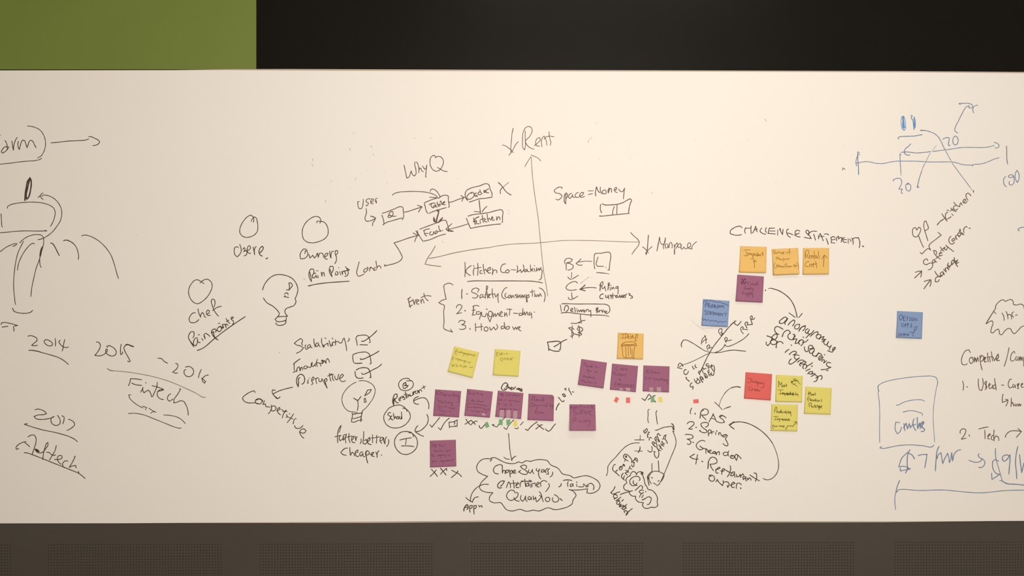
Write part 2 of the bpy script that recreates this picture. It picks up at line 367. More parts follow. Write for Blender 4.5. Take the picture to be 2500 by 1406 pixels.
G('drawn_circle','black hand-drawn circle above the word Owners',550,500,6.695,2.5,'k',"""1495 295 1500 272 1560 270 1610 280 1650 320 1680 400 1675 490 1630 550 1530 600 1430 622 1340 608 1280 560 1258 480 1265 390 1310 300 1390 225 1470 190 1530 200 1562 250 1545 300""")
G('handwritten_word','black handwritten word Users',550,500,6.695,2.6,'k',"""215 700 185 685 155 700 145 750 160 820 195 850 235 810 260 760 255 700 235 645;285 730 310 700 325 720 300 765 340 745 355 780 340 820 305 835;370 745 410 710 405 675 380 672 362 710 365 770 400 795 415 790;455 690 470 760 480 820 480 720 500 685 510 685;w3 560 790 600 750 622 700 605 678 575 700 552 750 562 810 605 838;w4 668 882 692 868""")
G('handwritten_word','black handwritten word Owners',550,500,6.695,2.6,'k',"""1340 745 1290 720 1245 760 1222 820 1230 880 1280 880 1330 850 1350 800 1340 765 1310 750 1300 800;1365 810 1385 870 1430 825 1455 870 1490 830 1500 790;1508 790 1520 860 1545 790 1580 790 1605 860;1630 850 1670 820 1680 795 1655 790 1625 830 1635 880 1670 888;1708 755 1712 820 1728 875 1730 800 1750 760 1775 762;1800 820 1835 790 1835 750 1805 748 1795 790 1815 850 1815 910 1790 962""")
G('handwritten_phrase','black handwritten words Pain Points underlined',550,500,6.695,2.7,'k',"""1380 1100 1400 1180 1408 1255 1375 1190 1368 1110 1400 1050 1440 1050 1450 1100 1420 1155;1478 1120 1440 1125 1425 1165 1430 1195 1460 1190 1480 1150 1500 1195;1512 1155 1520 1190;1492 1075 1515 1080;1568 1100 1580 1170 1590 1110 1610 1105 1622 1165;1712 1055 1730 1110 1745 1175 1710 1120 1700 1050 1720 1005 1760 1010 1765 1055 1740 1110;1800 1110 1800 1145 1830 1145 1840 1105 1810 1090;1870 1090 1885 1145;w3 1853 1026 1857 1028;1905 1085 1915 1140 1925 1090 1950 1085 1970 1140;1965 1010 1995 1060 2010 1110 1998 1150 1950 1170;w3.2 1930 1085 2028 1065;1998 1040 2028 1065;w2.9 1358 1325 1480 1298 1650 1275 1850 1260 2025 1248;w3.5 1358 1325 1385 1322""")
G('handwritten_word','black handwritten word Scalability',700,790,8.269,2.6,'k',"""320 435 305 400 320 340 290 305 220 340 155 395 190 425 290 455 338 490 290 545 200 597;w3 200 597 205 590;385 425 370 470 385 510 420 515;470 425 430 440 415 475 430 498 470 470 480 435 490 480 515 488;550 305 555 400 575 470;630 385 590 405 585 450 610 465 640 420 640 390 650 440 675 468;708 295 705 380 740 475 770 430 830 395 835 455;w3 735 430 755 470;770 285 795 305;855 340 870 400 895 472;880 430 915 440 925 385;w3 918 290 930 310;940 370 925 380 935 445;985 325 985 435;925 380 990 370 1040 360 1060 385 1100 390 1150 300 1160 295 1190 400 1208 548;1258 292 1262 320 1230 360""")
G('handwritten_word','black handwritten word Innovation',700,790,8.269,2.6,'k',"""w3 135 815 200 760 268 712;150 805 150 870 155 945;w3 130 980 165 972;165 970 210 945;205 970 230 880 250 870 270 955 290 885 305 880 320 935;w3 280 900 275 945;385 850 345 880 345 910 380 912 415 870 400 850 430 875 470 880 515 780;515 780 495 840 530 865 570 830 585 860;620 718 600 800 620 865;560 830 640 790 680 815 688 860;w3.4 705 755 740 775 720 800 690 795;w3.4 705 740 760 755 795 800;795 800 800 730 825 705 845 730 865 782""")
G('handwritten_word','black handwritten word Disruptive',700,790,8.269,2.6,'k',"""w3 262 1088 240 1110 240 1190 232 1275 205 1210 200 1120 230 1055 285 1022 340 1050 362 1110 340 1200 305 1223;435 1130 420 1200 440 1200;450 1100 460 1098;505 1150 540 1130 550 1090 530 1075 510 1110 505 1160 528 1200 500 1235;583 1100 590 1150 605 1212;585 1130 610 1100 640 1095;650 1110 665 1170 690 1170 710 1110 730 1150 750 1185;w3.2 760 1130 780 1200 815 1300;775 1180 770 1130 800 1105 815 1140 795 1170;w3.2 760 1200 815 1295;860 1005 870 1080 895 1165;825 1060 900 1035 945 1025;w3 880 1018 915 1020;930 1045 945 1140 960 1150;970 1055 1000 1130 1020 1135 1050 1020;1050 1110 1120 1080 1145 1040 1120 1018 1080 1060 1070 1120 1110 1165 1150 1168 1188 1150""")
G('drawn_tick_box','black ticked box beside the word Scalability',700,790,8.269,2.7,'k',"""1424 440 1415 370 1398 290 1425 250 1500 235 1590 232 1640 255 1670 310 1683 375 1665 385;w3 1478 425 1630 430;w3 1508 355 1560 350 1640 300 1740 220 1820 140""")
G('drawn_tick_box','black ticked box beside the word Innovation',700,790,8.269,2.7,'k',"""1352 788 1335 700 1335 635 1400 600 1520 575 1620 580 1660 610 1690 700 1705 805 1675 812;w3.2 1370 798 1440 803 1520 795;w3 1485 700 1495 725 1550 715 1680 655 1780 605 1862 553""")
G('drawn_tick_box','black ticked box beside the word Disruptive',700,790,8.269,2.7,'k',"""w3 1380 963 1425 1095 1500 1103 1540 1092;w3 1405 935 1460 905 1560 888 1640 905 1672 950 1700 1085 1675 1088;w2.8 1515 995 1530 1022 1600 1005 1740 930 1840 880 1915 818""")
G('drawn_arrow','short bold black arrow pointing from Disruptive down to Competitive',580,900,5.859,2.7,'k',"""w3.4 785 265 700 285;700 285 610 312 555 335 510 362;540 308 500 303 495 330 530 395 568 428 608 402;w3.4 540 400 568 422""")
G('handwritten_word','black handwritten word Competitive sloping down',580,900,5.859,2.7,'k',"""252 342 240 320 190 330 120 370 72 420 90 460 150 488 250 488 330 500 352 465 340 440 290 430 252 460 265 490 300 505;355 450 362 470;385 455 365 510 400 505 405 540 430 545 460 548;w3 270 450 320 435 350 455;480 520 485 560 440 645;480 555 510 530 550 555 540 590 505 605 475 585;560 605 610 580 600 555 570 580 575 620 615 660;630 580 670 610 700 590 660 640 640 705;650 610 710 615;700 655 712 690 692 695;740 648 748 640;800 645 760 710 710 770;720 690 790 720;815 720 800 760 795 790;825 712 840 718;815 812 830 845 870 855 935 812;890 905 960 915 980 885 950 862 910 870 888 905 900 940 948 995""")
G('drawn_light_bulb','black outline light bulb with Y and pencil marks inside',800,910,6.391,2.5,'k',"""w2.2 445 145 370 185 280 270 230 360 222 430 250 520 320 595 390 610 460 617;w2.2 485 130 560 122 640 145 710 195 740 260 720 370 660 470 600 545 540 595;w3 540 600 525 680 515 762;380 622 385 690 375 720 370 765 395 770 500 738 540 735;w3 385 650 430 640 540 628;390 718 450 705 520 680;w3 405 395 470 435 520 370;465 430 475 500 462 590;w2.6 620 270 680 262 665 295 575 360 600 315 620 270;575 440 575 400 585 395 600 445;w3 565 457 600 457""")
G('handwritten_phrase','black handwritten words faster better',800,910,6.391,2.7,'k',"""180 930 210 820 175 870 155 960 158 1090;112 998 210 975;200 975 180 1030 195 1060 235 1030 245 975 245 1050 280 1010 290 960 250 970;270 1000 285 1095;335 945 335 1050 350 1090;300 1005 380 985;370 1050 405 1020 410 990 385 1000 375 1060 400 1090 425 1085;430 990 440 1060 458 1000 465 1000;520 1030 520 1080 507 1105;562 915 560 1020 555 1100 590 1115 615 1070 600 1040 570 1060;w3 620 1070 660 1040 655 1010 625 1040 630 1100 680 1120;700 965 700 1090;765 975 765 1040 760 1100;680 1020 820 1000;825 1060 860 1040 865 1010 835 1010 815 1060 845 1100;875 1015 880 1080 895 1110 900 1030 920 1000;950 1040 952 1090 920 1150""")
G('handwritten_word','black handwritten word cheaper',800,910,6.391,2.7,'k',"""312 1175 270 1180 205 1240 230 1270 292 1285;345 1165 350 1250 355 1290 380 1240 400 1250 418 1298;430 1250 470 1230 470 1205 440 1220 430 1270 465 1308 490 1295;545 1235 510 1245 500 1280 520 1300 550 1255 555 1300 580 1310;w3 600 1220 600 1300 625 1405;605 1310 595 1240 620 1215 650 1240 640 1270 610 1285;660 1265 690 1290 720 1240 690 1250 690 1300 730 1305;750 1235 770 1290 770 1325 780 1240 800 1215;w3.5 838 1283 842 1285""")
G('handwritten_word','black circled letter B',800,910,6.391,2.6,'k',"""1185 180 1195 155 1175 190 1185 245;w3 1180 170 1215 150 1225 185 1195 200 1255 200 1235 225 1190 245;1230 125 1270 125 1310 125 1335 160 1325 220 1270 265 1200 278 1140 260 1110 210 1110 160 1150 110 1220 85 1270 95 1290 130""")
G('handwritten_word','black handwritten word Restaurant sloping up',800,910,6.391,2.6,'k',"""w4 1040 400 1030 450 1030 505;w3 1030 505 1015 450 1025 380 1050 335 1080 330 1085 370 1050 420 1070 460 1105 468;1115 425 1140 400 1135 380 1110 410 1120 440 1140 435;1145 390 1165 365 1185 370 1165 390 1200 385 1205 410 1180 418;1210 295 1220 350 1230 400;1190 345 1235 325;1265 345 1235 350 1230 380 1255 375 1265 345 1285 365;1280 330 1300 360 1325 350 1325 310;1330 300 1345 345 1340 290;1350 300 1380 280 1365 310 1380 325 1405 310 1400 280;1410 270 1430 320 1430 275 1450 260 1470 290;1490 200 1510 250;1465 245 1525 210""")
G('handwritten_word','black circled word School',800,910,6.391,2.6,'k',"""1240 605 1200 540 1130 502 1040 515 960 550 910 610 875 680 880 740 930 820 1000 855 1080 860 1180 830 1250 770 1288 700 1280 630 1230 570 1168 550;985 625 960 620 935 655 960 670 985 685 970 720 950 738;w3 1005 670 985 690 990 720 1020 735;1025 630 1035 690 1040 720 1055 680 1070 710;1085 680 1075 715 1105 720 1110 690 1085 680;1125 680 1115 710 1145 720 1150 680;1150 610 1160 720""")
G('drawn_arrow','two black curved arrows beside the circled School',800,910,6.391,2.7,'k',"""1575 562 1578 500 1560 440 1520 395 1460 390 1400 410 1340 440;1418 368 1340 440 1345 460 1422 490;1548 650 1570 720 1555 790 1500 860 1440 905 1368 918;1408 822 1368 918 1420 955 1498 992""")
G('handwritten_word','black circled letter I',800,910,6.391,2.7,'k',"""w2.9 1335 1000 1330 955 1265 935;1330 955 1380 1010 1402 1090 1385 1170 1320 1240 1230 1275 1150 1260 1080 1200 1045 1120 1045 1050 1090 970 1150 925 1220 915 1300 930 1335 960;1125 1050 1200 1030 1305 1015;1228 1030 1215 1120;1152 1142 1230 1140 1345 1150""")
G('drawn_tick_marks','black ticks and small boxed question mark below a purple note',800,910,6.391,2.6,'k',"""1595 810 1625 848 1690 770 1750 695;1725 855 1762 890 1830 770 1900 705;1900 860 1895 770 1960 765 2022 735 2018 835 1900 840;1945 770 1975 765 1985 780 1970 805;1985 822 1990 825""")
G('handwritten_phrase','brown-black handwritten words above the flow chart',860,360,8.269,2.5,'m',"""1045 355 1070 470 1100 615 1125 610 1190 475 1215 545 1250 575 1280 550 1285 450 1262 330 1270 290;1298 290 1330 350 1345 430 1340 510;1340 470 1365 415 1380 420 1410 480 1438 488;1418 372 1460 440 1480 430 1505 350 1495 450 1480 595 1498 600;1680 212 1670 170 1635 162 1590 195 1568 280 1580 370 1620 440 1690 480 1750 465 1800 410 1840 300 1825 230 1780 188 1730 180 1690 195;1718 403 1780 435 1840 472 1918 485""")
G('handwritten_word','brown-black handwritten word User at the head of the flow chart',860,360,8.269,2.6,'m',"""140 1090 112 1095 115 1170 145 1235 180 1235 215 1150 222 1045;360 1040 330 1035 278 1075 285 1100 325 1120 320 1150 290 1178 275 1165;380 1110 420 1075 430 1045 400 1035 375 1075 375 1120 405 1138 425 1130;500 1022 470 1045 468 1085 490 1120 485 1070""")
G('drawn_arrow','brown-black bent arrow from User to the boxed Q',860,520,8.269,2.7,'m',"""280 -90 288 -20 262 135 290 165 350 160 465 110;w3.2 370 62 410 72 472 100;472 100 450 150 415 200 412 258""")
G('drawn_flow_box','small hand-drawn box with letter Q',860,360,8.269,2.7,'m',"""608 1328 700 1300 850 1240 980 1195 1015 1205 1030 1280 1030 1420 1005 1460;595 1365 625 1440 640 1540;w3.4 622 1562 640 1545;640 1545 700 1510 800 1480 1003 1422;770 1365 730 1375 720 1400 750 1415 790 1395 825 1340 820 1300 790 1295 750 1325 735 1370;750 1365 800 1385 885 1385""")
G('drawn_arrow','brown-black straight arrow from boxed Q to boxed Table',860,360,8.269,2.7,'m',"""w3 1055 1303 1100 1300;1100 1300 1250 1250 1410 1200;1315 1165 1410 1200 1370 1250 1338 1306""")
G('drawn_arrow','brown-black long curved arrow over the boxed Table',860,360,8.269,2.5,'m',"""810 962 850 930 930 905 1100 890 1350 890 1500 905 1600 930 1680 965 1720 1010;1560 1003 1640 1010 1720 1018 1755 1020 1768 1000 1745 940 1700 880 1650 845 1600 842 1570 888""")
G('drawn_flow_box','small hand-drawn box with word Table',860,360,8.269,2.7,'m',"""1525 1330 1490 1270 1470 1180 1455 1130 1540 1080 1700 1025;1765 1005 1900 965 1930 975 1940 1060 1955 1160 1960 1190 1938 1208;1550 1330 1640 1290 1720 1265 1900 1212;1550 1155 1600 1130 1680 1125;1610 1130 1590 1160 1605 1200 1640 1222;1690 1160 1650 1175 1640 1205 1665 1200 1690 1165 1690 1195 1715 1205;1720 1100 1725 1160 1745 1190 1780 1160 1765 1140 1740 1160;w3 1770 1095 1790 1080 1800 1130 1820 1150;1830 1130 1870 1105 1860 1090 1830 1115 1830 1150 1880 1155""")
G('drawn_arrow','brown-black arrow from boxed Table to boxed Order',1020,430,8.269,2.6,'m',"""635 528 700 515 800 475 960 425;870 390 930 430 905 470 892 510""")
G('drawn_flow_box','small hand-drawn box with word Order',1020,430,8.269,2.7,'m',"""1005 492 970 440 955 380 965 325 985 290 1050 250 1250 195 1400 153 1425 165 1460 260 1500 370 1497 398;1035 522 1100 505 1230 460 1370 445 1505 422""")
G('handwritten_word','brown-black handwritten word inside the box beside the X',1130,445,12.6,2.7,'m',"""280 340 230 330 170 370 125 440 130 500 180 525 260 500 330 440 350 370 325 320 285 305 250 318;w2.8 350 375 370 345 425 335;365 380 380 420 445 435 430 400 405 390;525 225 545 300 600 355;545 300 480 310 465 350 490 380 530 380 560 370;w3 685 245 650 260 655 310 690 305 705 260;675 250 730 315 800 320;w2.6 720 270 740 225 800 205""")
G('drawn_cross','brown-black handwritten X beside the boxed Order',1020,430,8.269,2.7,'m',"""w3.2 1625 130 1665 160;1665 160 1720 230 1780 310 1885 380;w1.8 1835 125 1715 225;1715 225 1665 300 1672 355;1665 160 1645 150""")
G('drawn_arrow','brown-black arrow down from boxed Order to boxed Kitchen',1020,430,8.269,2.7,'m',"""w3 1238 485 1250 600 1265 738;1140 712 1265 725;1395 610 1350 650 1300 722""")
G('drawn_flow_box','small hand-drawn box with word Kitchen',1020,430,8.269,2.7,'m',"""1015 808 1080 785 1300 755 1450 730 1600 690 1690 680 1712 700 1710 820 1710 930 1695 930;980 850 1020 950 1065 1055 1200 1025 1400 995 1550 975 1675 965;1125 840 1140 910 1160 980;w3.2 1125 920 1160 860 1235 820;1175 900 1180 960 1240 960;1140 905 1190 915 1175 890;1255 900 1265 955;1300 790 1310 860 1325 935;1260 880 1350 850;1380 870 1345 880 1350 910 1400 925;1400 765 1410 850 1425 920;1420 870 1445 850 1475 890;1490 870 1520 840 1500 820 1485 860 1510 890 1550 882;1590 820 1595 890 1620 820 1650 830 1655 880""")
G('drawn_arrow','bold scribbled arrow down from boxed Table to boxed Food',1020,430,8.269,2.7,'m',"""w3.5 392 680 405 720 392 700;w3.6 425 690 410 780 390 850 380 925;380 680 428 685 420 720 400 790 370 880;w3.5 325 830 340 920 370 930 335 870 325 840;325 830 320 880 345 925;w4 500 840 460 880 420 930;380 930 410 938 450 910 500 840""")
G('drawn_flow_box','small hand-drawn box with word Food',1020,430,8.269,2.7,'m',"""38 1070 200 1010 400 935 520 890 560 892 595 970 620 1060 615 1118;-10 1100 10 1170 60 1250 108 1318;125 1310 250 1280 400 1215 558 1168;110 1105 160 1080 240 1062;130 1110 140 1170 180 1210;150 1155 210 1155;270 1120 240 1150 245 1185 290 1185 320 1150 310 1115 330 1150 370 1160 400 1125 380 1100 360 1115;340 1120 370 1160;425 1000 435 1070 470 1110 420 1115 400 1130;w3.5 500 1094 504 1097""")
G('drawn_arrow','brown-black arrow from boxed Kitchen to boxed Food',1020,430,8.269,2.5,'m',"""1025 960 850 1015 600 1080 720 1112;688 958 620 1020 568 1070 600 1095 720 1112""")
G('handwritten_word','brown-black handwritten word Lunch with zigzag arrow to boxed Food',860,520,8.269,2.7,'m',"""142 985 120 1060 103 1250 125 1275 180 1260 242 1225;300 1120 250 1130 232 1180 255 1200 300 1160 318 1110 300 1090;w3 350 1170 358 1100;358 1130 375 1090 420 1130 440 1140;470 1095 435 1125 440 1160 470 1150 492 1130;478 968 490 1050 500 1110 530 1065 560 1070 578 1115;w3 650 1045 680 1062 652 1070;652 1070 750 1045 880 1010 980 950 1010 900 980 820 920 710 843 603 950 570 1150 500 1355 445;1230 400 1280 430 1355 445;w2.6 1320 450 1280 520 1260 580;w2.8 1285 360 1310 400 1350 460""")
G('handwritten_word','thin brown handwritten word Rent with arrow pointing down',1100,300,7.03,2.1,'m',"""w2.6 1075 92 1055 180;1055 180 1045 300 1035 400 1040 515;890 378 920 385 1040 470 1080 512;1165 320 1130 355 1060 480 1000 555;1280 135 1282 280 1285 400 1270 462 1250 440 1235 300 1250 150 1290 80 1340 60 1390 85 1398 150 1360 230 1285 320 1300 360 1420 450;1432 445 1420 450;1435 390 1500 340 1540 280 1525 250 1490 265 1460 330 1470 385 1500 400 1530 395;w2.4 1570 410 1560 350;1560 350 1580 250 1605 225 1625 260 1655 385;1690 150 1700 250 1720 340 1710 385;1605 280 1640 240 1700 228 1775 240""")
G('drawn_axis_arrow','thin brown vertical axis arrow below the word Rent',1100,300,7.03,2.0,'f',"""w2.3 1275 752 1320 670 1380 580;w2.3 1382 552 1430 570 1510 610 1545 652;1388 590 1400 850 1420 1040 1470 1406 1505 1640 1530 1900 1560 2200;w2 1560 2200 1580 2400 1605 2600 1640 2780 1668 2970""")
G('drawn_axis_arrow','thin brown horizontal axis arrow crossing the vertical one',980,580,5.858,2.1,'f',"""w2.6 485 118 430 215 370 300 338 380 420 395 565 412;w2.4 385 298 500 280 750 220 1000 175 1225 145;w2 1225 148 1400 115 1560 95 1750 85 1960 75 2140 57;w1.8 2140 57 2300 43 2550 40 2900 48 3190 60 3400 63""")
G('drawn_axis_arrow','brown arrowhead at the right end of the horizontal axis',1320,440,7.811,2.3,'m',"""1715 995 1770 1055 1850 1125 1882 1180 1860 1250 1800 1325 1740 1410""")
G('handwritten_phrase','brown-black handwritten words Kitchen Co-Working underlined',980,580,5.858,2.7,'m',"""908 352 912 450 908 560;1000 400 930 460 920 480 950 520 988 540;1042 430 1030 480 1033 538;w3 1030 400 1038 408;1092 365 1095 450 1090 540;1050 440 1140 425;1150 470 1125 480 1125 510 1155 515;1170 380 1175 450 1190 520;1185 470 1205 450 1225 490;1235 470 1275 450 1270 425 1240 440 1235 490 1255 510 1275 500;1300 440 1310 485 1300 530;1300 530 1330 465 1355 465 1365 505;1490 375 1450 385 1420 440 1430 490 1480 500;1510 465 1490 480 1495 500 1530 500 1545 475 1525 460 1505 465;1570 458 1635 465;1655 400 1660 470 1650 500 1705 460 1715 500 1750 460 1740 390;1775 455 1755 470 1765 490 1790 480 1785 455;1800 450 1810 485 1830 485;1845 390 1850 490;1850 460 1885 440 1860 465 1885 480;1900 440 1910 485;1935 430 1930 480 1960 440 1970 470 1990 430;2000 430 1975 450 2005 460 2005 540 1995 590 1970 605;w3 1900 400 1905 405;w2.8 945 628 1000 622 1300 620 1700 620 1880 625 1960 635 2018 648""")
G('handwritten_word','brown-black handwritten word Event with large curly brace',980,580,5.858,2.6,'m',"""w3.2 90 880 130 852;w3 100 880 110 940 130 998;w3.2 110 925 160 895;w3.2 112 985 155 965;165 880 185 960 200 900 215 880;215 930 250 900 235 885 215 910 220 945 250 950;275 890 285 945 285 900 305 880 325 935;322 795 335 850 385 905;280 862 330 835 425 838;738 678 700 655 650 658 612 680 615 760 640 880 585 895 535 930 570 950 610 965 605 1050 610 1200 612 1305 650 1325 730 1350 700 1310""")
G('handwritten_phrase','brown-black list line 1 Safety (consumption)',980,580,5.858,2.6,'m',"""w3 868 740 862 800 865 872;w3.4 930 805 945 805;1090 782 1110 740 1070 720 1010 750 1005 775 1060 800 1100 830 1070 860 1015 858;1150 810 1125 830 1125 865 1160 845 1165 810 1170 850 1195 855;1200 870 1205 800 1225 740 1235 700 1220 690 1215 720 1225 800 1235 870;1195 815 1330 805;1245 840 1265 820 1250 815 1240 850 1270 860;1300 730 1300 800 1315 865;1330 800 1350 850 1385 800 1380 860 1390 930;1512 715 1490 720 1450 770 1435 820 1450 860 1490 875;1500 795 1480 820 1490 850 1520 855;1540 825 1525 845 1540 865 1560 840 1545 820;1570 820 1575 865 1595 825 1615 860;1650 810 1625 825 1650 845 1640 865;1660 815 1665 860 1690 820 1695 860;1710 815 1712 860 1735 820 1740 860 1760 820 1770 860;1785 810 1790 920 1800 920 1800 830 1820 815 1825 850 1800 860;1870 745 1875 840;1840 780 1890 770;1905 790 1908 845;w3 1900 762 1905 766;1925 815 1920 840 1945 840 1945 815;1960 815 1965 845 1985 800 2005 840;1970 718 2020 745 2052 800 2055 850 2040 915""")
G('handwritten_phrase','brown-black list line 2 Equipment dmg',980,580,5.858,2.6,'m',"""785 1005 800 970 840 958 865 980 850 1020 790 1090 820 1082 862 1075;w3.4 905 1040 915 1050;w3 1030 985 1030 1050 1018 1105;1020 985 1060 970 1110 980;1010 1040 1060 1035;1010 1108 1055 1105;1120 1060 1075 1060 1070 1095 1110 1095 1140 1065 1130 1120 1115 1168;1150 1070 1155 1120 1200 1130 1215 1080;w3 1215 1018 1228 1030;1230 1090 1235 1125 1265 1205 1285 1150 1290 1060 1260 1050 1240 1090 1270 1130 1300 1120;1310 1075 1315 1135 1340 1085 1350 1130 1380 1080 1400 1125;1405 1105 1445 1070 1430 1055 1405 1085 1415 1120 1450 1125;1475 1070 1475 1125 1500 1075 1515 1125;1552 1015 1545 1110;1505 1022 1580 1028;w3 1605 1080 1660 1085;1715 1080 1680 1085 1685 1115 1715 1110 1735 1060 1738 1010 1735 1110;1745 1100 1760 1060 1770 1110 1795 1060 1810 1110;1845 1065 1825 1080 1830 1110 1860 1080 1865 1155;w3 1900 1065 1906 1066""")
G('handwritten_phrase','brown-black list line 3 How do we',980,580,5.858,2.7,'m',"""820 1215 835 1190 880 1185 912 1200 895 1230 860 1245 915 1262 920 1290 880 1312 830 1308;w3.4 980 1298 982 1312;1058 1225 1060 1280 1062 1338;1065 1285 1165 1270;1140 1230 1145 1330;1215 1275 1185 1295 1190 1330 1225 1335 1240 1305 1215 1275;1260 1280 1280 1325 1320 1280 1345 1320 1375 1290 1360 1240;1460 1262 1425 1275 1430 1305 1460 1300 1475 1250 1470 1208 1480 1300;1515 1270 1490 1290 1505 1310 1540 1300 1545 1275 1520 1268;1590 1275 1610 1315 1635 1280 1650 1315 1665 1275;1670 1300 1700 1275 1680 1275 1680 1310 1710 1335""")
G('handwritten_phrase','brown handwritten words Space = Money with small drawn bench',1320,440,7.811,2.5,'m',"""400 160 408 135 370 128 300 155 258 200 280 235 370 260 405 300 375 350 330 375 290 360;w2.7 478 265 480 350 478 450 455 420 448 340 460 270 490 240 512 280 500 330 475 352;590 248 545 275 535 330 560 345 600 300 610 265 610 310 650 330;720 235 680 250 655 290 670 320 730 320;740 300 800 280 820 240 795 230 750 265 745 310 780 325 838 305;905 203 1000 200;908 272 990 255;w2.8 1050 300 1045 220 1065 125 1100 210 1130 235;1140 130 1140 200 1170 262;1200 190 1175 215 1195 255 1240 255 1250 215 1225 185 1195 195;w2.8 1290 245 1290 180 1310 150;1290 240 1320 155 1350 160 1350 230;1395 190 1450 165 1445 135 1420 145 1410 190 1430 225 1465 230;1490 165 1520 210 1560 215 1600 150 1590 230 1578 355;w2.8 1145 460 1140 560 1162 620;w2.8 1170 448 1230 470 1320 470 1450 460 1560 430 1660 375 1705 355 1732 375 1710 440 1690 520 1675 625;w3.2 1120 682 1180 684;w2.6 1180 684 1350 665 1500 650 1690 632;1458 460 1450 655;1408 503 1375 600 1375 655""")
G('drawn_arrow','brown arrow pointing down beside the word Manpower',1320,440,7.811,2.4,'m',"""w2.7 2055 1045 2045 1180 2030 1350;1942 1270 2030 1350 2052 1385;2125 1262 2030 1350""")
G('handwritten_word','brown handwritten word Manpower',1520,560,12.5,2.3,'m',"""725 770 708 740 745 660 730 740 725 770;1045 660 1080 480 1130 225 1150 380 1185 445 1230 460 1270 430 1310 250 1270 420 1245 530 1258 600;w2.8 1050 640 1105 390;1345 440 1310 450 1300 510 1320 565 1360 565 1385 510 1375 440 1400 540 1415 560;1430 460 1415 560;1420 480 1450 410 1480 395 1505 440 1508 570;1575 460 1590 600 1585 760;w2.8 1580 620 1580 755;1590 560 1610 480 1660 410 1685 450 1660 530 1630 582;1735 455 1700 455 1685 500 1700 540 1750 545 1790 530 1775 450 1740 415;1800 470 1780 560 1800 605 1840 580 1870 540 1900 580 1950 590 1985 560;1990 550 2060 530 2080 460 2060 415 2020 410 1985 470 1995 560 2060 590 2110 570;2265 375 2190 430 2140 490 2110 550 2120 610""")
G('handwritten_word','brown handwritten letters B, C and boxed L joined by arrows',1330,600,8.788,2.6,'m',"""438 390 430 320 460 280 530 268 595 295 560 340 470 372 460 440 462 520;470 372 560 390 612 430 600 480 550 510 495 522;w2.2 1010 335 900 330 690 355;775 280 730 330 675 375 700 400 805 412;1072 495 1060 400 1060 280 1075 175 1200 160 1405 158 1415 200 1395 380 1383 520 1350 515;1145 240 1115 330 1105 400 1130 435 1190 440 1262 438;w2.8 1112 573 1200 580 1300 590;w2.2 1300 590 1380 603;1312 460 1315 465;578 570 572 690;495 665 525 705 570 718;590 715 660 670 722 630;702 803 670 770 620 768 540 800 480 850 455 900 480 935 560 955 640 948 680 940;1105 905 1000 895 820 912;w3.4 865 840 810 890 755 935 820 920 755 935 868 965;w3 755 935 830 915;580 1005 585 1100 600 1140;505 1105 520 1140 560 1155 600 1140 710 1078""")
G('handwritten_phrase','brown handwritten words Pulling Customers',1330,600,8.788,2.6,'m',"""w3.2 1205 830 1190 900 1185 965;w2.6 1180 860 1210 790 1240 770 1250 800 1215 870;1225 870 1230 915 1265 910 1285 870 1310 970;w3.2 1360 800 1365 860 1352 945;w3.2 1385 790 1385 850;1400 890 1405 955;w3 1415 845 1420 855;1435 890 1440 930 1475 885 1490 930;1570 870 1530 885 1520 910 1560 910 1575 870 1575 960 1570 1035;w3 1260 1035 1210 1045 1180 1090 1190 1125 1250 1130;w3 1305 1060 1310 1110 1345 1110 1360 1060 1375 1140;w3 1440 1060 1400 1060 1425 1090 1420 1130;w3 1460 1020 1460 1135;1440 1080 1510 1060;w3 1550 1060 1515 1080 1530 1110 1565 1100 1550 1060;w3.2 1590 1110 1610 1060 1630 1110 1660 1060 1665 1110;w3.2 1685 1090 1710 1060 1690 1060 1685 1100 1710 1110;w3 1735 1110 1730 1060 1760 1035;w3 1795 1025 1830 1030 1815 1060 1870 1080 1885 1110 1840 1130""")
G('drawn_flow_box','brown box with Delivery service and arrow down to dollar signs',1320,720,9.375,2.7,'m',"""w3.2 488 202 600 198;600 198 850 207 1100 205 1350 210 1500 220 1560 250 1582 310 1575 380 1530 415;450 228 475 382;w3 472 415 540 402 620 400;620 400 750 415 950 440 1150 458 1350 460 1470 470;w2.3 1470 470 1565 492;w3 545 360 550 290 580 240 620 250 638 300 620 350 585 375;680 360 730 330 730 305 695 315 690 360 745 380;775 280 785 340 792 390;830 340 845 392;w3 825 310 830 315;w3.2 860 345 890 380 920 345 940 380 970 340 1000 395 1010 345;w3 1040 380 1045 345 1080 330;1090 335 1105 375 1145 355 1150 420 1148 500;w3.2 1310 330 1270 330 1280 300 1310 295 1300 340 1270 360 1310 380 1280 405;w3 1340 350 1330 400 1350 360 1375 350;1390 345 1415 400 1430 340;w3 1480 360 1455 375 1465 400 1495 385;w3 1520 370 1500 385 1490 410 1520 430;920 440 908 480 925 600 932 645;w3 695 648 820 652;820 652 890 620 950 590;w3 950 590 1015 580;850 640 905 640""")
G('handwritten_word','two brown handwritten dollar signs',1320,720,9.375,2.7,'m',"""725 705 715 850 725 990;765 790 730 760 680 745 640 755 680 790 730 840 748 890 740 930 710 945 680 942;850 722 870 708 885 740 885 850 878 970;890 750 845 760 838 790 870 810 900 790;w3 890 740 930 745 962 780 950 820 890 850 855 860 900 870 938 890 930 912 870 915 800 900 750 880""")
G('drawn_tick_box','dark ticked box to the left of the orange trash can note',1320,720,9.375,2.9,'k',"""w3.3 152 1082 250 1070 430 1068 462 1085;462 1085 455 1180 448 1250 420 1250;155 1082 175 1160 188 1275;w3 175 1235 215 1250 260 1270 432 1285;w3.3 305 1180 330 1178;305 1180 350 1160 450 1095 520 1050 600 1018""")
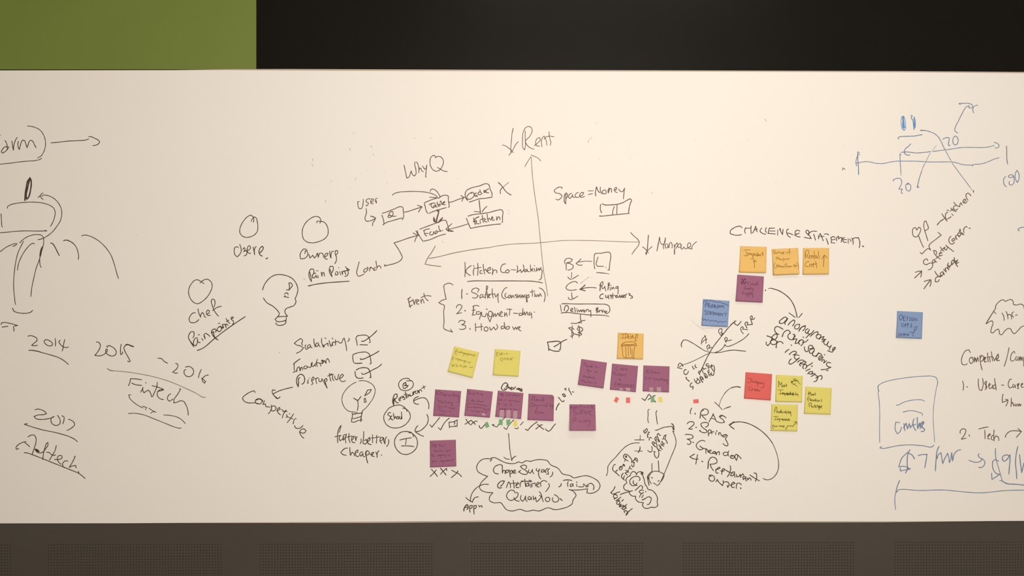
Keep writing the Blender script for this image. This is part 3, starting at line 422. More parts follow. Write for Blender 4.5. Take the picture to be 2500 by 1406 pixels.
G('handwritten_phrase','black capital handwriting Challenge Statement',1770,530,6.944,2.6,'k',"""288 183 260 155 210 158 140 190 90 235 90 275 130 295 280 297;355 178 335 220 345 275;345 190 430 185;445 150 440 210 445 280;468 270 500 210 520 155 545 250;500 220 550 200;625 185 600 215 595 240 620 265 690 290;705 178 685 220 705 260;760 180 745 210 740 275;750 190 840 185;760 235 850 235;725 275 855 285;895 215 893 308;925 215 935 190 945 240 975 295 985 205;w1.8 930 190 942 205;1078 200 1050 220 1045 260 1075 320 1110 345;1050 270 1110 280 1150 302;1270 240 1235 222 1195 238 1190 270 1215 287 1258 268;1215 287 1182 300 1200 316 1275 335;1415 285 1420 240 1395 220 1370 240 1385 275 1430 310 1460 362 1400 355 1345 340;1410 310 1440 260 1555 242;1505 290 1520 340 1535 390;1590 370 1585 330 1615 278 1640 330 1665 402;1600 330 1680 325;1685 290 1730 285 1758 302;1715 360 1735 410 1752 462;1795 350 1805 390 1800 435;1795 350 1840 330 1865 345;1815 385 1865 375;1805 435 1865 438;1895 400 1890 350 1925 325 1925 370 1960 345 1985 350 1970 425;2030 345 2000 360 2010 420 2060 425;2010 380 2060 380;2090 365 2090 445;2115 370 2140 415;2150 355 2170 400 2172 462;2160 380 2180 360 2260 355;2260 345 2285 420 2275 520;w3.6 2330 490 2350 497""")
G('handwritten_phrase','long black curved arrow from a purple note to the slanted words',1640,700,5.407,2.5,'k',"""w4 1236 44 1240 48;w2.2 1275 22 1310 18;w3.2 1310 18 1400 45;w2.8 1400 45 1480 90 1560 160 1610 240 1640 330 1655 405;1548 345 1590 375 1632 405;1722 350 1700 380 1675 407""")
G('handwritten_word','slanted black handwritten word anonymous, first half',1860,760,8.19,2.9,'k',"""500 150 490 120 465 115 400 155 352 200 352 235 395 243 440 225 480 180 522 135 490 190 465 220 468 262;525 278 555 235 600 195 640 172 658 190 650 235 612 290;w2.8 760 262 700 265 655 305 655 335 690 355 725 345 755 290 750 258;w3.4 738 398 775 345;w2.8 775 345 820 305 850 300""")
G('handwritten_word','slanted black handwritten word anonymous, second half',1940,790,6.825,2.9,'k',"""70 128 95 80 150 40 180 35 175 70 135 120;225 85 185 110 180 145 205 165 250 95 225 150 240 175 275 165 325 108 280 165 230 195 190 240;260 212 300 180 345 145 385 135 390 155 360 195;400 180 360 205 370 240 405 250 435 215 440 190 405 180;410 262 450 225 490 215 470 250 455 268 520 260 455 305;500 285 485 310 495 340 525 355 550 330 565 295;550 320 545 365 580 390 615 360 590 400 580 435;680 395 640 410 630 440 660 435 680 400 650 440 625 475 590 465 550 450""")
G('handwritten_phrase','slanted black handwriting crowd sourcing under anonymous',1940,790,6.825,2.9,'k',"""105 270 70 290 70 330 90 345;95 280 135 270 145 285 105 370;130 310 160 310 225 265;w3.2 140 222 152 230;165 385 165 425 190 465 215 465 230 430 235 380 260 360 295 370 310 400 280 415 250 415;300 400 325 415 325 450 290 495 255 490 245 455 270 430 310 420;320 455 300 480 305 530 340 540 385 510 355 555;360 550 385 510 400 480;385 505 430 500 450 520;465 540 410 550 400 590 420 610 450 590 475 560 445 565 415 585;w3.4 495 515 502 520;450 630 480 600 500 610 485 655 535 620;600 655 550 650 530 675 555 715 605 725 540 755 440 765;w3.2 530 780 560 780""")
G('handwritten_word','slanted black handwritten word for',1860,760,8.19,2.9,'k',"""w3.2 100 490 150 505 205 530;205 530 270 580 310 605;210 560 195 530 240 475 280 452 308 475 300 520 265 560 210 575 170 605 190 650 240 665 280 650 300 605;88 610 95 665 120 685 150 655 170 620 200 550;w3.4 285 730 290 680;290 680 300 640 330 610 380 605 425 645""")
G('handwritten_word','slanted black handwritten word ingredients',1910,840,8.19,2.9,'k',"""w3.2 58 168 80 140 135 105;w3.4 180 15 184 28;w3.4 140 208 170 175;170 175 215 148 265 145 285 165 260 195 215 215;335 230 290 215 250 225 240 260 265 300 300 300 350 270 270 335 200 385 155 400 132 380 145 330 180 295;w3.4 305 360 340 330;340 330 390 318 435 330;355 375 390 370 450 345 475 360 455 385 410 400 370 390 345 400 350 425 370 438;440 405 415 440 415 480 430 490;430 415 480 415 490 430 460 490;480 440 530 420 605 370;w3 470 535 555 495;w3.4 585 450 600 432;505 595 530 570 540 555 600 548 605 570 570 598 530 585;590 600 640 590 660 600 575 648;w3.4 668 620 690 640;690 640 725 645 670 680;630 750 680 735 700 700 720 650 780 630 795 655 790 690 770 708""")
G('drawn_wind_lines','black crossing lines with scattered capital letters',1640,790,8.27,2.4,'k',"""w2.8 205 470 190 430 210 370 240 330;240 330 290 330 400 380 520 455 620 520;w2 620 520 700 560 800 582;800 582 850 588;850 588 930 585 1100 552;w2.6 1100 552 1250 535 1380 545 1490 558;880 580 990 530 1050 470 1075 420 1085 445 1130 460 1190 445 1350 370 1460 300 1560 200;w2.6 1250 -30 1130 100 1000 260 870 425 780 560 710 690 640 840 565 1000;w2 775 608 720 615 600 675 400 770 220 835;600 415 605 350 635 285;620 380 665 330 715 320;650 285 675 235 690 310 690 400;710 450 715 500 735 540;712 460 745 425 770 450 740 500 815 480;945 160 965 200 995 240;945 160 970 105 1010 105 1015 150 990 185 1030 195 995 240;1065 300 1080 340 1100 385;1065 310 1090 275 1120 290 1115 330 1085 350 1150 345 1210 325;1390 90 1400 140 1450 205;1390 90 1420 60 1445 80 1430 115 1480 115 1535 125""")
G('handwritten_word','black scribbled capital letters below the crossing lines',1645,880,10.236,2.7,'k',"""105 150 125 90 150 65 175 75 220 115 230 150;w2.2 230 112 185 130 140 158;90 178 140 188 205 208;315 235 275 230 255 265 260 325 300 355 330 335 365 265;465 138 480 180 505 215 515 210;540 105 535 145 555 180 575 170;325 425 305 425 315 460 350 490 382 520;w3.4 370 500 385 520;460 555 425 580 412 650 430 665 475 645 482 665 468 722;670 270 630 265 618 300 640 330 660 290;625 310 655 362;700 200 710 250 740 312;710 200 730 185 745 200 745 225 810 190;w2.6 865 82 825 85 805 130;820 125 850 150 865 210;840 145 885 115;860 175 895 150;905 185 925 140 950 100;945 150 960 130 995 130 1015 190 1010 280 980 370 960 370 920 340;945 150 955 210 1005 270;510 465 550 540 595 578 660 540 640 500 575 440;565 535 595 465;w3.4 655 420 680 480 725 545;w3.2 660 405 690 410 735 480;w3 700 470 740 450;755 330 770 380 800 442;760 325 785 325 810 360 800 390 830 435 855 370;890 235 850 255 865 310 915 390;870 300 900 280;920 330 950 300;w2.6 910 340 950 345""")
G('handwritten_phrase','black slanted letters C and RRR near the blue note',1640,700,5.407,2.7,'k',"""850 450 828 455 835 490 870 512 890 490 917 455;818 478 800 485 770 520;965 485 985 530 995 545;965 490 985 465 1005 475 995 505 1065 495;1035 410 1050 450 1065 500;1035 400 1055 382 1065 400 1055 430 1075 432 1095 410""")

G('handwritten_word','slanted black handwritten first letters of crowd below anonymous',1860,760,8.19,2.9,'k',"""425 362 370 325 310 302 265 325 255 370 285 430 345 462;w3.6 405 508 425 450;425 450 470 395 520 375 555 400 572 440;572 440 530 465 520 510 550 555 600 568 640 565;622 458 655 465 645 510 620 550;w3.4 670 490 640 530;620 550 700 552 665 640 690 640 765 580""")
G('drawn_arrow','black curved arrow from the red note to the numbered list',1640,930,8.269,2.3,'k',"""w3.6 1385 128 1330 115;w2.9 1330 115 1260 122 1205 138;w2.4 1195 145 1175 150;w2.2 1160 162 1100 215 1050 280;w1.6 1050 280 1000 370 970 450 960 500;w2.8 870 428 960 515;960 515 1018 578;w2 1045 570 1100 545;w3.6 1100 545 1185 515""")
G('handwritten_phrase','black numbered list, first line',1640,930,8.269,2.7,'k',"""405 545 380 600 375 640 382 665;w3.4 468 650 474 672;w3 640 590 605 600 580 680 572 752;580 690 590 620 620 580 660 562 720 580 742 620 720 670 660 688 600 685 640 730 692 782;750 830 800 740 840 680 870 740 890 800;w3.2 840 660 825 690;800 750 880 775;1100 745 1060 715 1000 690 962 715 985 745 1040 785 1065 830 1040 840 890 802;w3 965 720 1020 705""")
G('handwritten_phrase','black numbered list, second line',1640,930,8.269,2.8,'k',"""312 865 345 830 400 820 445 835 450 865 400 920 345 965 370 972 420 965;w3.6 485 935 500 938;680 930 735 895 740 860 700 838 640 840 590 865 595 900 650 960 705 1000 712 1030 670 1045 600 1030 562 1005 580 995;735 1000 740 1050 745 1110;735 1010 760 985 795 1000 790 1035 750 1060;810 1070 815 1030 850 1025;885 1040 890 1080;w3.2 905 1000 912 1020;950 1090 950 1045 985 1050 1000 1095 1030 1115;1070 1080 1030 1100 1040 1130 1075 1120 1085 1080 1120 1095 1110 1130 1085 1155 1110 1220 1135 1290 1110 1312 1080 1300 1035 1262""")
G('drawn_arrow','long black curved arrow looping from the word restaurant back to the second list line',1640,930,8.269,2.3,'k',"""w3.2 1260 820 1160 885 1210 870;w3 1160 885 1200 925 1262 970;w2.8 1165 885 1270 835 1380 825 1500 845 1650 905 1800 1000 1930 1120 2030 1250;w2 2030 1250 2100 1406 2130 1500 2150 1600;w2.4 2150 1600 2160 1700 2135 1830 2080 1920 2000 1980 1920 1995 1845 1965""")
G('handwritten_phrase','black numbered list, third line',1660,1060,8.269,2.7,'k',"""105 5 180 5 255 25 265 60 220 90 145 97 200 125 225 160 200 200 165 205 150 190;w3.6 262 160 275 168;505 145 480 128 420 130 360 170 328 225 345 270 400 312 440 310 470 290 430 260 400 235;430 265 500 290 540 295;520 290 525 390;w3.2 530 300 570 330;550 350 620 340 630 320 590 325 575 360 620 385 660 375;w3 720 355 670 360 665 385 700 390 720 360 730 400 735 415;740 410 760 360 790 350 800 380 795 415;965 370 900 365 870 390 890 425 930 430 970 400 975 370;985 335 970 400 980 440;1080 430 1030 430 1015 460 1050 490 1090 480 1100 440 1060 430 1045 465;1140 400 1110 440 1140 530 1165 430 1150 405 1190 440 1238 495""")
G('handwritten_phrase','black numbered list, last line Restaurant owner',1660,1060,8.269,2.8,'k',"""295 398 200 455 260 490 370 500;355 412 335 520 320 605;w3.6 442 545 460 555;w4 575 550 565 690;w2.8 580 550 600 500 640 465 700 470 745 520 745 570 700 595 610 605 620 640 680 735;720 710 780 700 810 680 790 665 755 690 725 740 735 780 775 780;w3 825 740 870 745 905 715 890 695 860 705 850 750 845 810;920 720 1000 765 1060 785;1015 635 1025 700 1000 790 955 860;1110 765 1060 765 1020 830 1060 840 1100 780 1110 870;1140 810 1150 860 1190 850 1215 810 1225 870;1220 870 1240 830 1270 800 1290 830;w3 1310 850 1270 860 1280 910 1310 890 1330 860 1335 945;1360 880 1370 925 1400 880 1430 900 1435 930;1410 820 1500 880 1605 940;1490 785 1530 785 1550 830 1545 900 1520 950;590 830 640 825 690 860 700 910 660 950 610 935 585 890 600 840 630 850;725 960 755 915 780 960 820 1000 860 1035 875 985 870 935;890 970 950 960 990 990 985 1040 965 1070 955 1030;1010 1030 1060 1015 1110 990 1080 965 1050 990 1040 1050 1070 1078 1100 1065;1140 1095 1140 1040 1160 990 1190 985 1240 1020;w3.6 1225 1080 1230 1100""")
G('drawn_arrow','two short black vertical strokes with a bent line and crosses',1540,980,9.373,2.4,'k',"""428 178 408 185 398 300 390 400 405 490;w2.6 600 210 582 240 590 370 610 518;w2.6 560 655 600 655 660 630 750 595 840 580 940 577 965 610;w3.2 930 507 965 530 985 590 990 640;w3.4 950 575 980 660;w3 960 680 990 690;970 700 1010 800 1035 900 1030 990 990 1110 930 1250 870 1400 780 1620 700 1800 640 1900 600 1930;218 775 212 890;90 880 200 878 305 880;-560 1700 -530 1620 -525 1500 -450 1380 -350 1280 -240 1150 -100 1020 0 970 80 950 195 950;w3.2 212 1040 200 1120 168 1170;92 1130 265 1138""")
G('handwritten_phrase','small black scribbled capital letters stacked above the slanted cloud',1565,1040,9.63,2.7,'k',"""65 95 65 140 90 170 125 145 150 85 135 60 110 80 90 135;200 155 185 138 160 190 150 265;145 200 180 195;150 245 175 265;195 335 195 290 220 265 250 285;155 572 190 600 225 612 255 590 262 540 250 480;w3 258 385 280 430 350 490;260 385 290 370 320 395 300 425;300 420 345 400 370 430 375 490;320 300 345 345 375 385;320 300 350 250 370 290;345 335 375 310;380 225 400 280 440 370;380 225 390 185 415 175 430 210 465 215;385 330 415 320 410 350 430 372;370 500 400 545 465 580;w3 420 440 460 500 500 550;445 530 470 460;w3 465 415 500 450 540 475;480 375 500 360 500 390 520 400 510 430 560 415;500 305 530 300 620 410;535 290 540 240 570 215 595 208;w3 570 285 580 225;340 608 305 600 310 640 345 735 370 752 400 730 420 640 405 560 375 505""")
G('drawn_cloud','slanted black cloud outline with one word inside',1470,1080,7.4,2.7,'k',"""620 585 605 545 560 525 520 560 505 600 455 630 430 680 445 730 400 770 390 820 420 860 480 875 500 930 540 965 605 972 605 1020 650 1070 745 1088 730 1130 760 1180 820 1192 890 1170 950 1175 1005 1135 995 1080 1000 1010 960 920 900 865 825 840 815 810 780 760 760 670 730 590 710 560;620 585 640 545 690 528 740 550 735 575 705 570 710 545 740 560;670 690 685 660 660 620 610 610 540 640 500 690 505 740 545 780 600 775 630 730;570 690 560 730 590 760 635 780;w3.4 600 865 660 810;660 810 710 780 730 800 722 838;750 870 690 865 670 890 700 920 745 905;750 905 700 940 675 990;w3 785 885 795 890;745 950 715 1000;w3.4 725 1040 780 1015;780 1015 860 985 885 1005 870 1080 840 1120 812 1118""")
G('handwritten_phrase','black slanted letters in two lines beside the slanted cloud',1490,1105,11.7,2.7,'k',"""150 338 125 340 70 430 70 490 150 565 260 662;165 560 175 510 212 498;300 390 260 430 265 480 300 495 335 460 330 400 300 390 290 440;330 390 370 365;w4.4 370 335 395 350 400 375;w3.4 365 350 410 385;512 240 440 195 375 120 385 75 420 42 470 50 560 130 610 200 605 290;425 200 405 250;w3.4 460 90 435 100 445 130 465 135;w2.8 430 90 470 110;310 695 350 735 408 785;w3 315 690 330 640 372 585;380 740 390 690 415 655;435 500 480 530 535 565;420 575 450 605 490 640;w3 425 575 480 560 515 485;565 375 550 430 530 460;550 435 580 455 615 472;615 335 620 385 640 405 665 390 680 330 685 280;w3 690 275 650 285 645 240 690 205 710 200;w3 780 265 740 220 700 175 715 148 755 165 780 220""")
G('handwritten_word','black slanted handwritten word Validated',1485,1180,9.63,2.9,'k',"""160 72 130 140 60 220 90 242 150 245 210 215 272 200;w3.4 285 265 330 240;w3 330 240 450 205 568 172;215 295 170 260 130 275 120 310 145 345 180 345 220 320;215 325 180 345 140 372;295 320 230 375 175 410;w3 270 390 200 445 200 480 235 495 275 460 265 425 225 420;w3.2 320 418 355 380;w3.2 310 495 265 515 270 550 300 540;w3 300 510 260 555;w3 355 510 310 545;w3 435 490 380 540 310 585;w3.4 350 535 400 545 420 570 400 595 375 590;w3 330 580 350 615 380 618;390 690 370 660 390 645 440 650 465 680;565 590 510 635 465 675;w4.6 445 690 420 745;w3 460 680 455 720""")
G('drawn_circle','black drawn round face with legs beside the slanted cloud',1470,1080,7.4,2.4,'k',"""w2.8 900 380 900 550;w2.8 1015 330 1028 522;w3 850 775 830 690 820 625 850 570 900 530;900 530 980 520 1050 535 1120 590 1100 650 1065 705;890 745 850 670 850 610 880 565;w4 825 620 830 665;w3.4 895 630 905 645;w3.2 930 735 945 740;945 740 985 770;w3.2 1010 700 1030 690""")
G('drawn_arrow','thin black arrow pointing down to the large cloud',1120,1040,6.391,2.4,'k',"""777 115 790 280 805 420 830 542;705 485 740 510 795 517;w2.8 892 468 850 495 825 530""")
G('drawn_cloud','large black cloud outline around three handwritten lines',1120,1040,6.391,2.6,'k',"""490 552 517 517 440 508 370 520 310 570 278 650 300 710 370 755 450 785 400 830 340 900 325 960 350 1000 420 1030 532 1040 480 1110 480 1160 540 1195 660 1200 700 1250 740 1300 820 1325 960 1300 1060 1330 1170 1312 1240 1325 1400 1275 1500 1305 1600 1290 1700 1260 1770 1210 1785 1150 1830 1080 1800 1030 1725 990;w3.4 1725 990 1760 1000;1725 995 1850 998 2010 980 1998 1040 2050 1050 2190 980 2205 930 2180 870 2100 810 1990 775 1880 790 1793 808 1740 775 1620 745 1550 660 1430 600 1380 540 1330 527 1190 530 1120 550 1050 542 980 575 940 560 880 582 740 575 640 530 560 492 500 500""")
G('handwritten_phrase','black handwritten first line in the large cloud',1120,1040,6.391,2.7,'k',"""680 630 665 605 620 605 560 640 540 690 560 730 620 745;680 615 680 690 680 735 700 690 725 695 725 745;760 685 735 700 740 730 770 720 775 690 750 685;790 680 805 800 800 720 820 690 840 700 830 735 800 740;850 730 885 700 875 685 850 700 855 735 895 732;w3 930 720 965 690;1040 670 1060 640 1045 615 1000 610 962 630 990 660 1040 690 1075 730 1060 750 1000 750 940 712;1095 680 1090 720 1120 735 1150 680 1155 720 1172 742;1215 660 1210 690 1240 705 1265 665 1245 720 1260 800 1280 825;1330 680 1290 690 1290 720 1320 715 1335 685 1340 720;1360 730 1370 670 1390 660;1420 665 1395 680 1400 750 1370 750;1465 715 1460 760 1425 795""")
G('handwritten_phrase','black handwritten second line in the large cloud',1120,1040,6.391,2.7,'k',"""w3 650 940 690 900 712 860 680 855 630 885 605 935 620 962 670 960;745 965 760 910 780 870 800 900 805 965;850 848 860 910 865 970;810 895 890 890;890 930 940 895 920 880 895 910 900 960 940 960;960 950 960 900 985 865 1000 870;1030 825 1035 880 1045 945;w3 975 858 1090 865 1135 870;1090 890 1050 910 1055 940 1085 930 1095 890 1100 940;w3 1095 845 1135 855;1125 900 1125 960;1145 950 1150 900 1190 890 1200 940;1215 930 1260 890 1240 875 1215 900 1225 950 1260 950;1285 940 1280 880 1320 850 1375 870;1400 895 1415 930 1390 980 1355 1025;w3 1600 895 1590 930 1560 950;w3 1630 850 1680 840 1765 850;1710 860 1700 890 1705 945;1770 900 1740 915 1745 945 1775 930 1780 895 1785 940;w3 1840 870 1842 885;1840 910 1845 945;1940 905 1960 910 1950 940 1900 950 1870 945;2010 920 1980 930 1990 950 2020 940 2010 915;w2.8 2020 910 2070 895 2100 920 2100 995""")
G('handwritten_phrase','black handwritten third line in the large cloud',1120,1040,6.391,2.7,'k',"""880 1045 860 1010 820 998 770 1030 745 1080 760 1130 810 1160 870 1140 920 1090 925 1050 895 1035;w2.9 860 1115 880 1150 945 1170;975 1080 970 1150 1000 1175 1030 1130 1045 1085 1045 1150 1070 1175;1115 1100 1085 1110 1080 1140 1110 1150 1130 1110 1135 1150;1160 1090 1170 1150 1200 1110 1210 1180;1260 1080 1290 1100 1270 1130 1220 1180;1255 1025 1280 1050 1300 1120 1318 1180;1370 1115 1350 1140 1370 1175 1410 1170 1420 1130 1390 1110 1365 1120;1470 1115 1460 1150 1490 1185 1545 1175 1560 1130 1540 1100 1490 1070;w3.4 1580 1130 1600 1150 1615 1160""")
G('handwritten_word','black handwritten App with curved arrow above',1120,1040,6.391,2.8,'k',"""w2.6 465 912 400 908 330 930 250 990 195 1080 182 1180;110 1115 150 1150 215 1188 225 1150 250 1120 305 1105;w3.6 80 1325 90 1270 130 1225;w3.2 135 1225 140 1290 125 1300;85 1275 150 1260;175 1240 170 1300 178 1345;175 1240 210 1240 205 1275 180 1285;235 1240 235 1310 240 1375;235 1245 275 1240 270 1275 240 1290;w3.2 312 1238 325 1262;330 1255 355 1240 368 1268""")
G('drawn_tick_marks','black crosses and tick below the tilted purple note',1020,930,10.04,2.8,'k',"""1182 935 1220 1000 1280 1065;1155 1060 1230 1015 1300 965;1300 960 1360 1010 1412 1065;1300 1082 1370 1010 1420 985 1460 990;1507 1090 1520 1140 1555 1162 1600 1120 1690 1010""")
G('drawn_tick_marks','black ticks crossing three coloured tabs',1200,920,10.04,2.4,'k',"""w3 60 1170 20 1172 45 1195;20 1178 70 1205 130 1225 180 1150 250 1070 330 995;300 1235 335 1270 370 1285 420 1190 500 1100 545 1052;570 1252 600 1268 635 1270 658 1228;w2.8 708 1180 778 1100""")
G('drawn_tick_marks','black tick, cross and tick below the purple note with a curled corner',1200,920,10.04,2.8,'k',"""830 1280 865 1300 890 1308 920 1270 1010 1180 1120 1102;1122 1158 1200 1225 1285 1290;1085 1280 1150 1225 1210 1180 1250 1175;1325 1270 1360 1315 1395 1330 1450 1300 1500 1230 1570 1150""")
G('handwritten_word','small black handwritten word above a purple note',1200,920,10.04,2.8,'k',"""w3 395 200 380 160 340 145 290 175 255 230 245 290 270 320 330 322 370 290 400 240 400 190 350 255;315 280 345 310;w3 415 240 420 270 445 260 450 290 470 300;w3 470 290 510 265 490 255 470 285 490 315 520 300;530 265 545 300 590 240;w3 612 285 618 308;w3.2 640 300 665 285 650 275 640 300 660 315;w3.2 680 310 700 290 690 280 675 310 700 330 720 320;w3.2 745 290 720 300 750 325 745 350 700 340""")
G('handwritten_word','black slanted handwritten minus 10 percent beside a purple note',1200,920,10.04,2.8,'k',"""w3.2 1585 810 1600 750 1625 700 1662 645;1640 495 1680 550 1730 600 1765 605 1778 575;w3.2 1770 415 1740 425 1755 460 1790 485 1812 470 1790 430 1760 415;1830 275 1795 300 1830 325;1900 270 1895 310 1930 370 1960 440;w3.6 1985 365 2010 372""")
G('drawn_thick_mark','two thick bright blue scribbled strokes',2040,240,8.269,2.6,'B',"""w2 1340 365 1325 430 1325 530 1350 620 1385 650 1408 620 1412 520 1400 420 1375 360;w3.4 1355 365 1360 450 1370 560 1385 590;w3 1370 362 1375 450 1390 570;w3 1350 500 1360 600 1385 560 1400 590;w1.8 1380 560 1375 650;w4.2 1585 380 1600 460 1595 540 1588 600;w4.2 1598 440 1605 520 1600 590;w3.6 1562 430 1575 520 1585 628;w2.6 1520 345 1550 350 1530 380 1560 440""")
G('drawn_axis_arrow','thin blue axis with end bars in the upper right diagram',2040,240,8.269,2.2,'b',"""w2.8 450 1080 448 1200 455 1310 462 1420 465 1540;w2.6 450 1080 480 1100;w2.4 490 1127 455 1150 425 1210 412 1300 425 1365;w2.8 420 1305 470 1302;470 1302 540 1285 600 1278 680 1282 760 1300 850 1315 940 1318 1040 1300 1140 1280 1250 1268 1400 1268 1550 1268 1700 1273 1825 1282 1950 1285 2150 1283 2330 1282;2335 1282 2400 1290 2500 1320 2590 1342 2690 1346 2745 1347;2775 1365 2750 1350 2790 1335 2900 1328 2990 1312 3080 1280 3180 1235 3300 1200;w2.5 1325 1092 1430 1082 1530 1092 1630 1102 1750 1095 1920 1075;1960 1073 2100 1055 2300 1030 2450 1005 2600 990 2760 990 2900 993 3020 990 3100 978 3200 950;3200 885 3250 905 3300 945 3290 985 3250 1005 3215 998;w2.6 1520 918 1470 970 1410 1020 1388 1070 1395 1105 1430 1140 1470 1148 1500 1140;1320 1140 1300 1115 1300 1180 1305 1300 1315 1420 1318 1500;w1.6 1318 1500 1325 1560;w2.6 1270 825 1265 800 1290 778 1350 770 1500 765 1600 760 1690 742 1748 735;w2.6 3450 965 3455 1050 3455 1150 3460 1250 3475 1330""")
G('drawn_cross','two thin crossing blue-grey lines in the upper right diagram',2040,240,8.269,2.3,'b',"""w3.6 1715 645 1750 650;w3 1750 645 1830 652;1830 652 1920 680 2000 715 2070 775 2120 850 2170 960 2210 1040;w1.9 2220 1060 2260 1130 2330 1260;w1.9 2350 1300 2450 1440 2600 1640 2720 1800;w1.3 2720 1800 2770 1870;w1.1 2040 950 1990 1010 1945 1065;w1.5 1915 1100 1870 1180 1820 1280;w1.8 1815 1300 1770 1380 1740 1470;w2.4 1740 1470 1690 1620 1660 1750;w3.6 1658 1752 1650 1790 1680 1795""")
G('drawn_arrow','thin blue-grey curved arrow pointing up at the right',2240,240,8.269,2.3,'b',"""w3.4 840 103 865 122;845 103 950 100 1050 105 1100 130 1120 180 1120 250 1135 295;w2 1220 148 1190 138 1150 160 1100 190 1060 195 1030 185;1050 185 1040 150 1015 155 900 310 820 470 765 580 752 640 780 680 815 700""")
G('handwritten_number','blue-grey handwritten number 70',2240,240,8.269,2.4,'b',"""512 825 560 800 610 792 638 800 635 860 625 940 640 960 660 940;760 760 730 790 712 850 730 920 760 942 800 920 822 860 805 790 765 760""")
G('handwritten_number','blue-grey handwritten number 30',2160,370,6.391,2.3,'b',"""140 462 132 440 180 420 240 420 265 460 255 520 220 585 275 585 260 620 262 650 282 650;375 490 335 510 328 560 350 605 385 615 405 580 400 520 370 500 350 520""")
G('handwritten_number','blue-grey handwritten number cut off by the right edge',2160,370,6.391,2.3,'b',"""1890 385 1860 420 1855 480 1875 530 1900 548;2010 380 1970 360 1935 375 1935 400 1980 405 2010 380 2020 430 2015 490 1980 522 1945 510 1950 460;2065 292 2040 340 2040 430 2070 480 2092 440 2095 350 2065 292""")
G('handwritten_word','brown slanted handwritten word Kitchen upper right',2160,370,6.391,2.7,'m',"""w3 820 1145 860 1095 920 1055;893 970 930 1030 975 1087;985 945 960 960 945 1010 950 1055 990 1045 1035 1015;1045 970 1070 998;w3 970 915 995 918;1030 880 1070 920 1115 935;1020 930 1075 890;1105 845 1075 860 1075 890 1110 915 1140 890;1078 790 1130 845 1170 860 1180 810 1190 800 1210 835;1235 790 1265 755 1250 740 1225 760 1225 795 1250 805 1285 775;1300 760 1270 700 1270 665 1300 648 1330 670 1345 690;w3.2 1385 608 1385 635""")
G('drawn_spoon_and_fork','brown drawn spoon and fork with bent line',2200,450,5.207,2.6,'m',"""285 800 260 750 220 650 190 670 160 660 145 610 155 560 180 550 200 580 225 545 248 560 240 610 210 655;340 718 320 650 300 590 345 565 330 500 315 465 295 475 290 510 285 525;285 525 300 590;470 610 510 645 440 700 355 785 375 835 345 815 320 830 265 885 240 865""")
G('handwritten_phrase','brown slanted handwritten Safety consider with arrow',2200,450,5.207,2.7,'m',"""340 970 325 945 295 960 285 1000 310 1020 370 1000 400 1000 400 1040 370 1080 345 1085;430 955 400 970 400 1000 425 990 430 960 435 985 455 985;500 950 470 930 420 870 415 840 440 845 450 890;440 945 490 905;500 880 520 870 510 865 485 880 495 910 525 900;500 795 520 830 545 850;500 850 550 800;560 800 545 820 575 835 590 800 565 770 610 810 670 855;635 660 610 690 615 740 640 760 680 735;660 690 645 710 655 725 685 705 670 685 655 695;690 680 710 700 690 660 715 645 740 670;735 610 720 640 745 660 765 630 740 620;w3 755 580 745 600 795 635 780 640;750 565 740 600;800 615 800 560 825 535 840 545;w3 862 557 880 558;w3 172 1190 230 1135 262 1105;180 1120 220 1105 262 1102 260 1130 248 1180""")
G('handwritten_word','brown slanted handwritten word damage with arrow',2200,450,5.207,2.8,'m',"""485 1210 460 1240 435 1235 440 1190 480 1170 520 1170;430 1105 480 1170 500 1180;530 1110 500 1130 500 1160 530 1150 535 1115 550 1150;540 1080 575 1115 560 1070 580 1060 610 1090 590 1050 600 1045 620 1060;w3.2 600 1000 590 1030 620 1040 640 1010;w3 660 960 640 990 650 1020 680 980 665 965;w3 675 930 690 1000 720 1045;690 1010 720 960 690 985 700 1010 733 990;w3 290 1328 340 1260 378 1212;292 1235 330 1222 378 1212 380 1250 365 1298""")
G('drawn_cloud','brown jagged bubble with 1hr inside at the right edge',2180,700,6.695,2.5,'m',"""w3 1522 603 1560 540 1650 395;1660 405 1665 425 1688 437;1650 385 1670 370 1680 315 1740 240 1800 212 1840 238 1880 220 1930 208 1960 230 1975 290 2010 298 2100 285 2135 310 2145 360;1530 605 1580 570 1620 555 1635 580 1610 680 1605 745 1625 755 1680 710 1720 690 1740 720 1745 770 1770 785 1830 720 1890 680 1925 690 1950 740 1980 765 2040 720 2110 650 2150 640;1782 428 1810 480 1818 550;1850 403 1870 450 1880 525;1870 480 1900 450 1920 460 1940 528;1975 410 1945 435 1955 480 1975 495;w3 2005 465 2030 460""")
G('handwritten_phrase','brown handwritten heading Competitive slash Comp cut off by the edge',2180,700,6.695,2.5,'m',"""1265 1075 1240 1028 1190 1045 1140 1120 1120 1210 1140 1270 1175 1278 1215 1255;1300 1150 1260 1165 1250 1220 1275 1255 1300 1240 1308 1180 1285 1155;1330 1150 1330 1235 1350 1160 1365 1230 1385 1150 1400 1220;1425 1120 1430 1230 1460 1360;1425 1180 1450 1120 1480 1140 1470 1200 1440 1220;w3 1490 1200 1520 1160 1500 1150 1490 1190 1500 1230 1530 1220;1550 1080 1550 1160 1560 1230;1540 1150 1630 1140;1580 1150 1590 1230;1610 1060 1620 1140 1630 1215;1640 1150 1660 1210 1690 1150;w3 1690 1190 1725 1150 1720 1100 1690 1150 1700 1205 1740 1205;1898 995 1875 1110 1820 1300;1995 1085 1980 1055 1950 1080 1925 1150 1930 1205 1955 1215 1985 1190;2030 1140 2005 1160 2010 1200 2035 1200 2040 1160;2060 1140 2060 1210 2085 1140 2090 1205 2110 1145 2120 1210;2138 1150 2140 1300""")
